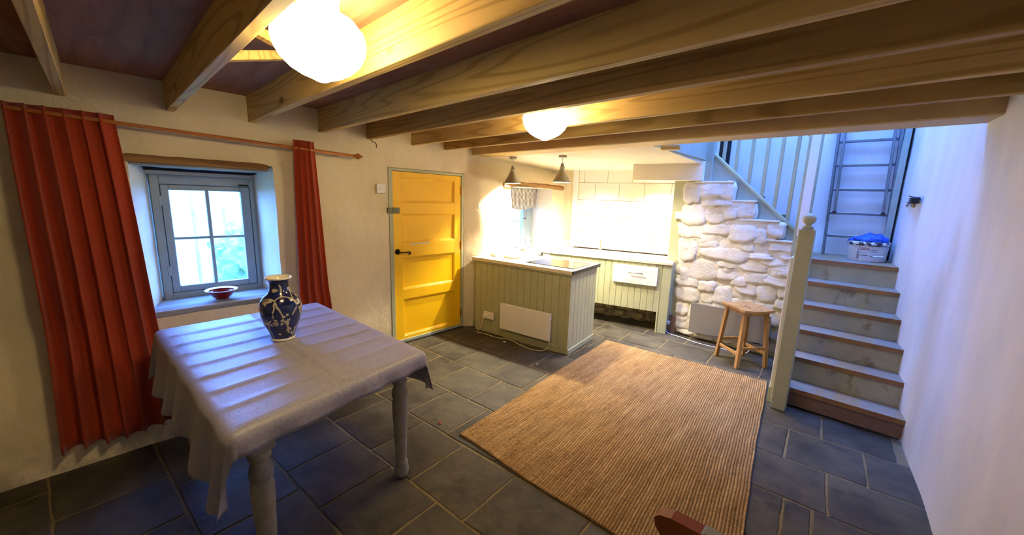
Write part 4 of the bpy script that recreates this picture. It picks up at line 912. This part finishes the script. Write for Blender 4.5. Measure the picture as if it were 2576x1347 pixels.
# ------------------------------------------------------------------ stool
so = empty('wooden_stool', (-0.812, 4.352, 0), radians(50), 'square-topped wooden stool in front of the grey wall heater', 'stool')
sd_ = MB()
def fns(u, v):
    x_ = lerp(-0.165, 0.165, u); y_ = lerp(-0.175, 0.175, v); return (x_, y_, 0.600 - 0.010 * cos(pi * x_ / 0.33) ** 2)
top = MB(); 
def slab(fn, th, nu, nv, mb):
    V = [fn(i / nu, j / nv) for j in range(nv + 1) for i in range(nu + 1)]; k = len(V); V2 = [(a, b, c - th) for a, b, c in V]
    F = [(j * (nu + 1) + i, j * (nu + 1) + i + 1, (j + 1) * (nu + 1) + i + 1, (j + 1) * (nu + 1) + i) for j in range(nv) for i in range(nu)]
    F2 = [tuple(reversed([q + k for q in f])) for f in F]; bd = [i for i in range(nu + 1)] + [j * (nu + 1) + nu for j in range(1, nv + 1)] + [nv * (nu + 1) + i for i in range(nu - 1, -1, -1)] + [j * (nu + 1) for j in range(nv - 1, 0, -1)]
    F3 = [(bd[(i + 1) % len(bd)], bd[i], bd[i] + k, bd[(i + 1) % len(bd)] + k) for i in range(len(bd))]
    return mb.add(V + V2, F + F2 + F3)
slab(fns, 0.022, 12, 4, top).build('seat', M['stool'], so)
MB().box(-0.008, -0.045, 0.5885, 0.008, 0.045, 0.5915, 0.001).build('hand_slot', M['darkgap'], so)  # dark inlay, its colour stands in for the shade in the slot
bl = [(-0.158, -0.160), (0.158, -0.160), (0.158, 0.160), (-0.158, 0.160)]; tl = [(-0.118, -0.125), (0.118, -0.125), (0.118, 0.125), (-0.118, 0.125)]
for (a_, b_), (c_, d_) in zip(bl, tl):
    lgm = MB(); V = []; 
    for (px, py, z) in ((a_, b_, 0.004), (c_, d_, 0.578)):
        for dx, dy in ((-.0165, -.0165), (.0165, -.0165), (.0165, .0165), (-.0165, .0165)): V.append((px + dx, py + dy, z))
    lgm.add(V, [(3, 2, 1, 0), (4, 5, 6, 7), (0, 1, 5, 4), (1, 2, 6, 5), (2, 3, 7, 6), (3, 0, 4, 7)]); lo = lgm.build('leg', M['stool'], so)
    MB().box(a_ - .015, b_ - .015, 0.0, a_ + .015, b_ + .015, 0.0045).build('foot_pad', M['black'], lo)
def at(k, z): t = z / 0.578; return (lerp(bl[k][0], tl[k][0], t), lerp(bl[k][1], tl[k][1], t), z)
for k, z in ((0, 0.20), (1, 0.14), (2, 0.20), (3, 0.14)): MB().bar(at(k, z), at((k + 1) % 4, z), 0.016, 0.030, 0.002).build('stretcher', M['stool'], so)
for k in range(4): MB().bar(at(k, 0.553), at((k + 1) % 4, 0.553), 0.018, 0.040, 0.002).build('seat_rail', M['stool'], so)

# ------------------------------------------------------------------ heaters, sockets, switches, cables
ph = empty('white_panel_heater', (-2.657, 3.018, 0.125), IB, 'slim cream panel heater on the front of the kitchen island', 'heater')
MB().box(-0.325, -0.02, 0.0, 0.325, 0.025, 0.298, 0.004).build('panel', M['plastic'], ph); MB().box(-0.29, 0.025, 0.03, 0.29, 0.055, 0.27).build('back_box', M['plastic'], ph)
for z in (0.10, 0.235): MB().box(0.325, -0.012, z, 0.334, 0.012, z + 0.035, 0.003).build('control_knob', M['plastic'], ph)
gh = empty('grey_panel_heater', (-1.04, 4.66, 0.10), 0, 'flat grey panel heater low on the white stone wall behind the stool', 'heater')
V = [(-0.405, -0.012), (0.40, -0.012)]
MB().prism([(-0.403, -0.01), (0.41, 0.058), (0.405, 0.364), (-0.408, 0.348)], 'y', -0.025, 0.0).build('panel', M['greyheat'], gh)
MB().box(-0.33, 0.0, 0.03, 0.33, 0.035, 0.30).build('back_box', M['black'], gh)
MB().box(0.345, -0.027, 0.295, 0.403, -0.024, 0.318).build('display', M['black'], gh)
def plate(name, loc, rotz, w, h, lab, cat, rock=1, plug=False):
    t = empty(name, loc, rotz, lab, cat)
    MB().box(-w / 2, -0.012, -h / 2, w / 2, 0.004, h / 2, 0.003).build('face_plate', M['plastic'], t)
    for k in range(rock):
        xx = (k - (rock - 1) / 2) * w / 2
        MB().box(xx - 0.008, -0.016, -0.012, xx + 0.008, -0.011, 0.012, 0.001).build('rocker', M['plastic'], t)
    for xx in (-w / 2 + 0.010, w / 2 - 0.010): MB().box(xx - 0.002, -0.0135, -0.002, xx + 0.002, -0.0115, 0.002).build('screw', M['iron'], t)
    if plug: MB().box(-w / 2 + 0.010, -0.045, -0.034, -w / 2 + 0.055, -0.012, 0.012, 0.006).build('plug', M['plastic'], t)
    return t
plate('light_switch', (-3.565, 1.868, 1.652), radians(90), 0.088, 0.088, 'white light switch on plaster left of the yellow door', 'switch')
plate('light_switch', (-1.725, 4.712, 1.466), 0, 0.086, 0.080, 'white light switch on the green post beside the stone wall', 'switch')
plate('wall_socket', (-3.19, 2.985, 0.225), IB, 0.146, 0.086, 'white double socket low on the island by the wall', 'socket', 2, True)
plate('wall_socket', (-1.70, 4.715, 0.132), 0, 0.105, 0.086, 'white socket low on the green post, flex plugged in', 'socket', 1, True)
MB_n = MB().box(-1.80, 4.70, 0.0, -1.63, 4.78, 0.22).build('notch_recess', M['mdf']); setp(MB_n, 'brown cut-out behind the low socket at the foot of the green post', 'recess')
def cable(pts, r, m, lab):
    pts = spline(pts, 8); c = Vector(pts[0]); b = MB().tube([p - c for p in pts], r, 8); o = b.build('cable', M[m], None, c); return setp(o, lab, 'cable')
cable([(-3.235, 2.93, 0.20), (-3.24, 2.90, 0.08), (-3.30, 2.90, 0.01), (-3.20, 2.93, 0.008), (-3.02, 2.94, 0.008), (-2.86, 3.0, 0.010), (-2.68, 2.98, 0.008), (-2.52, 2.97, 0.008), (-2.40, 3.01, 0.012), (-2.335, 3.05, 0.06), (-2.33, 3.06, 0.16)], 0.0042, 'cable', 'cream flex trailing on the floor below the island heater')
cable([(-1.73, 4.67, 0.11), (-1.725, 4.655, 0.03), (-1.66, 4.63, 0.006), (-1.50, 4.60, 0.006), (-1.33, 4.56, 0.006), (-1.15, 4.56, 0.006), (-0.95, 4.60, 0.006), (-0.82, 4.64, 0.008), (-0.76, 4.655, 0.10)], 0.0045, 'whitecable', 'white flex running along the floor at the foot of the stone wall')
cable([(-3.555, 1.775, 2.20), (-3.55, 1.77, 2.12), (-3.555, 1.79, 2.085), (-3.56, 1.83, 2.07), (-3.56, 1.835, 2.03)], 0.0035, 'iron', 'thin dark wires poking out of plaster at a joist end')
wc = empty('wall_wires', (right_x(4.45), 4.45, 1.70), label='dark cable ends poking out of a hole in the right wall above the stairs', cat='cable')
for k in range(7):
    a0 = Vector((-0.0, R.uniform(-0.12, 0.04), R.uniform(-0.03, 0.02)))
    MB().tube(spline([a0, a0 + Vector((-0.03, 0.10, R.uniform(-.01, .02))), a0 + Vector((-0.05, R.uniform(0.2, 0.42), R.uniform(-0.05, 0.03)))], 5), 0.0045 if k < 4 else 0.0025, 6).build('wire', M['black'] if k % 3 else M['boardwood'], wc)
MB().box(-0.05, -0.12, -0.035, 0.004, 0.10, 0.015, 0.008).build('cable_stub', M['black'], wc)
MB().box(-0.03, 0.06, -0.065, -0.005, 0.13, -0.025, 0.008).build('plaster_lump', M['boardwood'], wc)

# ------------------------------------------------------------------ ladder on the landing
ld = empty('aluminium_ladder', (-0.13, 5.19, 1.121), label='worn aluminium extension ladder leaning on the stairwell back wall', cat='ladder')
def lp(x_, z_, f=0.0): return (x_ + 0.13 - 0.033 * (z_ - 1.121), (z_ - 1.121) * 0.055 + f, z_ - 1.121)
for (x_, w_) in ((-0.342, 0.024), (0.128, 0.030)): MB().bar(lp(x_, 1.121), lp(x_ - 0.0, 2.95), w_, 0.058, 0.004).build('rail', M['ladder'], ld)
for (x_) in (-0.292, 0.080): MB().bar(lp(x_, 1.58, -0.03), lp(x_, 3.25, -0.03), 0.022, 0.05, 0.003).build('inner_rail', M['ladder'], ld)
for z_ in (1.326, 1.560, 1.800, 2.045, 2.285, 2.525, 2.765): MB().bar(lp(-0.345, z_), lp(0.13, z_), 0.032, 0.026, 0.004).build('rung', M['ladder'], ld)
for (x_) in (-0.292, 0.080): MB().bar(lp(x_, 1.565, -0.03), lp(x_, 1.582, -0.03), 0.03, 0.056, 0.002).build('rubber_foot', M['black'], ld)
o = MB().box(0.105, 5.10, 1.122, 0.152, 5.29, 2.9, 0.004).build('timber_batten', M['sagedark']); setp(o, 'tall grey timber batten in the corner right of the ladder', 'batten')
# bucket and bag
bk = empty('paint_bucket', (0.005, 4.955, 1.1215), label='white oval paint bucket on the top step, spattered rim and printed label', cat='bucket')
BR = 0.152
prof = [(0.0, 0.0), (BR * 0.90, 0.0), (BR * 0.92, 0.004), (BR * 0.985, 0.165)]
MB().lathe(prof, 48, cap0=False, cap1=False).build('tub', M['bucket'], bk)
MB().lathe([(BR * 0.98, 0.150), (BR * 1.04, 0.150), (BR * 1.06, 0.165), (BR * 1.06, 0.182), (BR * 1.02, 0.186), (BR * 0.9, 0.186), (0.0, 0.180)], 48, cap0=False, cap1=False).build('rim', M['rim'], bk)
def arc_patch(a0, a1, z0, z1, off, m, nm, par):
    def fn(u, v):
        a_ = radians(lerp(a0, a1, u)); z_ = lerp(z0, z1, v); r_ = BR * (0.92 + 0.065 * z_ / 0.165) + off; return (r_ * cos(a_), r_ * sin(a_), z_)
    return MB().grid(fn, 14, 2).build(nm, M[m], par)
lab = arc_patch(-112, -48, 0.012, 0.140, 0.0012, 'paper', 'label', bk)
arc_patch(-113, -112, 0.01, 0.142, 0.002, 'ink', 'print_line', lab)
for (a0, a1, z) in ((-109, -96, 0.113), (-93, -83, 0.113), (-79, -62, 0.114), (-79, -64, 0.096), (-109, -98, 0.058), (-98, -88, 0.057), (-79, -74, 0.05)):
    arc_patch(a0, a1, z, z + 0.0045, 0.002, 'ink', 'print_line', lab)
for z in (0.030, 0.045, 0.058, 0.072, 0.086, 0.104): arc_patch(-119, -115.5, z, z + 0.007, 0.002, 'ink', 'print_mark', lab)
fcu = bpy.data.curves.new('lettering', 'FONT'); fcu.body = 'Leyland'; fcu.size = 0.021; fcu.extrude = 0.0004; fcu.align_x = 'CENTER'
tmp = bpy.data.objects.new('tmp', fcu); COL.objects.link(tmp); dg = bpy.context.evaluated_depsgraph_get(); me = bpy.data.meshes.new_from_object(tmp.evaluated_get(dg)); bpy.data.objects.remove(tmp)
for v in me.vertices:
    a_ = radians(-97) + v.co.x / BR; z_ = 0.122 + v.co.y; r_ = BR * (0.92 + 0.065 * z_ / 0.165) + 0.002 + v.co.z; v.co = (r_ * cos(a_), r_ * sin(a_), z_)
me.materials.append(M['redink']); lo = bpy.data.objects.new('lettering', me); COL.objects.link(lo); lo.parent = lab; lo['label'] = 'red word Leyland on the bucket label'
hpts = [(-BR * 0.80, -BR * 0.62, 0.150), (-BR * 0.4, -BR * 1.05, 0.095), (BR * 0.15, -BR * 1.12, 0.060), (BR * 0.75, -BR * 0.86, 0.060), (BR * 1.02, -BR * 0.2, 0.150)]
MB().tube(spline(hpts, 8), 0.0016, 6).build('wire_handle', M['steel'], bk)
MB().tube([(BR * 0.30, -BR * 1.10, 0.057), (BR * 0.78, -BR * 0.90, 0.059)], 0.006, 10).build('hand_grip', M['plastic'], bk)
V = []; F = []
bm = bmesh.new(); bmesh.ops.create_icosphere(bm, subdivisions=4, radius=1.0)
for v in bm.verts:
    c = v.co; s_ = 1 + 0.22 * noise.noise(c * 2.3) + 0.10 * noise.noise(c * 6 + Vector((3, 1, 2)))
    x_ = c.x * 0.125 * s_ - 0.0; y_ = c.y * 0.10 * s_; z_ = max(0.0, (c.z + 0.15)) * 0.062 * s_
    if c.x < -0.2: z_ *= 0.9 + 0.55 * (c.x + 0.2); x_ *= 1.22
    if c.x > 0.45: z_ *= 1.05 + 0.3 * noise.noise(c * 9)
    z_ += 0.006 * noise.noise(c * 14) * (z_ > 0.003)
    v.co = (x_, y_, max(0, z_))
me = bpy.data.meshes.new('plastic_bag'); bm.to_mesh(me); bm.free(); me.materials.append(M['bag']); me.polygons.foreach_set('use_smooth', [True] * len(me.polygons))
bg = bpy.data.objects.new('plastic_bag', me); COL.objects.link(bg); bg.location = (0.01, 4.95, 1.1215 + 0.188); setp(bg, 'crumpled blue plastic bag lying on top of the paint bucket', 'bag')

# ------------------------------------------------------------------ small things in the kitchen
ZW = 0.9015
rbp = MB().lathe([(0.0, 0.0), (0.098, 0.0), (0.108, 0.004), (0.110, 0.012), (0.104, 0.016), (0.0, 0.014)], 40, cap0=False, cap1=False).build('round_board', M['boardwood'], None, (-3.13, 3.30, ZW)); setp(rbp, 'pale round wooden board lying on the island worktop', 'board')
wd = empty('white_box', (-3.32, 3.17, ZW), IB, 'small cream control box on the island worktop by the wall', 'box')
MB().box(-0.05, -0.025, 0, 0.05, 0.03, 0.055, 0.018).build('casing', M['porcelain'], wd); MB().lathe([(0.0, -0.028), (0.006, -0.028), (0.006, -0.02), (0.0, -0.02)], 12, (0.02, 0, 0.03), False, False, Matrix.Identity(4)).build('dot', M['iron'], wd)
# duck ornament
dk = empty('duck_ornament', (-3.60, 3.98, 0.8735), radians(40), 'pale duck ornament with orange foot on the kitchen window sill', 'ornament')
def blob(mb, c, r, seg=16, rot=None):
    prof = [(sin(pi * k / 12), -cos(pi * k / 12)) for k in range(13)]
    m_ = Matrix.Translation(c) @ (rot or Matrix.Identity(4)) @ Matrix.Diagonal((r[0], r[1], r[2], 1)); mb.lathe([(max(a, 1e-4), b) for a, b in prof], seg, cap0=False, cap1=False, mtx=m_)
b = MB(); blob(b, (0, 0, 0.060), (0.088, 0.048, 0.044), rot=Matrix.Rotation(radians(-10), 4, 'Y')); b.tube(spline([(0.055, 0, 0.075), (0.082, 0, 0.11), (0.078, 0, 0.145), (0.080, 0, 0.165)], 5), [0.026 - 0.0006 * k for k in range(16)], 12); blob(b, (0.086, 0, 0.170), (0.026, 0.02, 0.021)); b.build('duck_body', M['porcelain'], dk)
b = MB(); b.tube(spline([(-0.06, 0, 0.06), (-0.10, 0, 0.055), (-0.135, 0, 0.03)], 4), [0.03, 0.027, 0.024, 0.02, 0.017, 0.014, 0.011, 0.008, 0.005], 10); b.build('tail', M['blueglaze'], dk)
b = MB(); blob(b, (-0.01, -0.04, 0.062), (0.06, 0.014, 0.030)); b.build('wing', M['blueglaze'], dk)
b = MB(); blob(b, (0.116, 0, 0.165), (0.02, 0.009, 0.006)); b.build('bill', M['blueglaze'], dk)
MB().lathe([(0.0, 0.0), (0.036, 0.0), (0.03, 0.018), (0.0, 0.02)], 20, (0.02, 0, 0), False, False).build('foot', M['boardwood'], dk)
fg = empty('figurine', (-3.72, 4.27, 0.8735), label='little blue-grey figurine at the right of the kitchen window sill', cat='ornament')
b = MB(); blob(b, (0, 0, 0.03), (0.026, 0.018, 0.030)); blob(b, (0.012, 0, 0.065), (0.015, 0.012, 0.018)); b.build('figure_body', M['blueglaze'], fg)
b = MB(); b.tube([(-0.02, 0, 0.05), (-0.05, 0, 0.078)], 0.006, 8); b.tube([(0.012, 0, 0.08), (0.016, 0, 0.10)], 0.006, 8); b.build('figure_tail_and_ear', M['blueglaze'], fg)
bo = empty('soap_bottle', (-3.80, 3.93, 0.8735), label='bottle of turquoise liquid on the kitchen window sill behind the duck', cat='bottle')
MB().lathe([(0.0, 0.0), (0.028, 0.0), (0.030, 0.01), (0.030, 0.12), (0.020, 0.145), (0.011, 0.155), (0.0, 0.155)], 24, cap0=False, cap1=False).build('bottle_body', M['turq'], bo)
MB().lathe([(0.0, 0.155), (0.012, 0.155), (0.012, 0.185), (0.0, 0.187)], 16, cap0=False, cap1=False).build('cap', M['plastic'], bo)
dkr = empty('dish_rack', (-3.33, 4.62, ZW), CA, 'small white wire dish rack on the worktop in the tiled corner', 'rack')
b = MB()
def loop(z, hx, hy, r=0.003): b.tube([(-hx, -hy, z), (hx, -hy, z), (hx, hy, z), (-hx, hy, z), (-hx, -hy, z)], r, 6)
loop(0.004, 0.10, 0.08); loop(0.028, 0.105, 0.085); loop(0.105, 0.125, 0.10)
b.build('wire_frame', M['plastic'], dkr)
b = MB()
for k in range(9): x_ = -0.096 + 0.024 * k; b.tube([(x_, -0.08, 0.006), (x_ * 1.25, -0.10, 0.105)], 0.0018, 5); b.tube([(x_, 0.08, 0.006), (x_ * 1.25, 0.10, 0.105)], 0.0018, 5); b.tube([(x_, -0.08, 0.005), (x_, 0.08, 0.005)], 0.0018, 5)
o = b.build('wires', M['plastic'], dkr); o['kind'] = 'stuff'
MB().box(-0.11, -0.09, -0.0005, 0.11, 0.09, 0.003, 0.001).build('tray', M['plastic'], dkr)
tp = empty('kitchen_tap', (-2.86, 4.86, ZW), CA, 'chrome kitchen tap at the back of the worktop', 'tap')
MB().tube(spline([(0, 0, 0.0), (0, 0, 0.10), (0, -0.03, 0.15), (0, -0.09, 0.155), (0, -0.12, 0.12)], 6), 0.010, 10).build('spout', M['steel'], tp)
MB().lathe([(0.0, 0.0), (0.024, 0.0), (0.022, 0.012), (0.012, 0.02), (0.012, 0.03)], 20, cap0=False).build('base', M['steel'], tp)
MB().tube([(0.02, 0, 0.05), (0.055, -0.01, 0.085)], 0.005, 8).build('lever', M['steel'], tp)

# crumbs and a dry leaf on the floor
def crumb(x_, y_, r_, m, lab, cat):
    b = MB(); n = 7; V = [(0, 0, r_ * 0.35)]; V += [(r_ * (0.6 + 0.5 * R.random()) * cos(2 * pi * k / n), r_ * (0.5 + 0.5 * R.random()) * sin(2 * pi * k / n), 0) for k in range(n)]
    F = [(0, 1 + k, 1 + (k + 1) % n) for k in range(n)] + [tuple(range(n, 0, -1))]
    return setp(b.add(V, F).build(cat.replace(' ', '_'), M[m], None, (x_, y_, 0.002)), lab, cat)
crumb(-2.864, 2.93, 0.022, 'dust', 'larger white plaster crumb on the floor under the island heater', 'crumb')
crumb(-2.225, 2.747, 0.013, 'dust', 'smaller pale crumb on the floor just left of the rug', 'crumb')
crumb(-2.07, 1.48, 0.022, 'leaf', 'dry brown leaf scrap on the slate left of the rug', 'leaf')

# ------------------------------------------------------------------ armchair whose arm tip shows at the bottom edge
ac = empty('armchair', (-0.02, 0.78, 0), 0, 'dark brown polished wooden armchair, only its curled arm tip showing at the bottom', 'chair')
def arm(yy, nm='arm'):
    b = MB(); pts = [(-0.345, 0.630), (-0.350, 0.655), (-0.335, 0.672), (-0.30, 0.682), (-0.22, 0.686), (-0.10, 0.684), (0.04, 0.682), (0.04, 0.655), (-0.10, 0.655), (-0.20, 0.652), (-0.26, 0.640), (-0.30, 0.618), (-0.325, 0.606)]
    pts = [(p_[0], p_[1] - 0.022) for p_ in pts]; b.prism(pts, 'y', yy - 0.022, yy + 0.022); return b.build(nm, M['mahog'], ac)
for yy in (0.31, -0.24):
    ar = arm(yy); MB().box(-0.215, yy - 0.026, 0.636, 0.03, yy + 0.026, 0.672, 0.008).build('arm_pad', M['pad'], ac)
    MB().box(-0.20, yy - 0.02, 0.0, -0.16, yy + 0.02, 0.632, 0.004).build('leg', M['mahog'], ac); MB().box(0.20, yy - 0.02, 0.0, 0.24, yy + 0.02, 0.84, 0.004).build('leg', M['mahog'], ac)
    MB().box(0.03, yy - 0.02, 0.632, 0.22, yy + 0.02, 0.658, 0.004).build('arm_rear', M['mahog'], ac)
MB().box(-0.19, -0.22, 0.40, 0.23, 0.29, 0.455, 0.012).build('seat', M['pad'], ac)
MB().box(0.205, -0.22, 0.48, 0.235, 0.29, 0.83, 0.008).build('backrest', M['mahog'], ac)

# ------------------------------------------------------------------ outside the windows
o = MB().box(-4.75, -2.2, 2.12, -4.02, 5.7, 2.24).build('added_eave_blocker', M['plank']); setp(o, kind='structure')  # unseen overhang added to keep steep sky light off the floor
o = MB().box(-16, -12, -0.35, -4.1, 16, -0.30).build('lawn', M['grass']); setp(o, 'pale garden lawn seen through the windows', 'lawn', kind='stuff')
sh = empty('garden_shed', (-9.2, 1.2, -0.3), label='blurred pale boarded outbuilding seen through the four-pane window', cat='building')
MB().box(-1.0, -2.6, 0, 1.0, 2.2, 2.2).build('shed_wall', M['render'], sh)
MB().prism([(-1.2, 2.2), (1.2, 2.2), (0, 3.1)], 'y', -2.8, 2.4).build('roof', M['plank'], sh)
for k in range(12): MB().box(1.0, -2.55 + 0.4 * k, 0.05, 1.03, -2.2 + 0.4 * k, 2.15).build('wall_board', M['render'], sh)
bm = bmesh.new(); bmesh.ops.create_icosphere(bm, subdivisions=5, radius=1.0)
for v in bm.verts: v.co = Vector((v.co.x * 0.5, v.co.y * 0.75, max(-0.7, v.co.z) * 0.75)) * (1 + 0.35 * noise.noise(v.co * 4) + 0.15 * noise.noise(v.co * 13))
me = bpy.data.meshes.new('garden_bush'); bm.to_mesh(me); bm.free(); me.materials.append(M['leaves'])
bu = bpy.data.objects.new('garden_bush', me); COL.objects.link(bu); bu.location = (-6.6, 1.75, 0.5); setp(bu, 'soft green bush seen through the right panes of the window', 'bush')
print('tiles', ntile, 'objects', len(bpy.data.objects), 'polys', sum(len(o.data.polygons) for o in bpy.data.objects if o.type == 'MESH'))
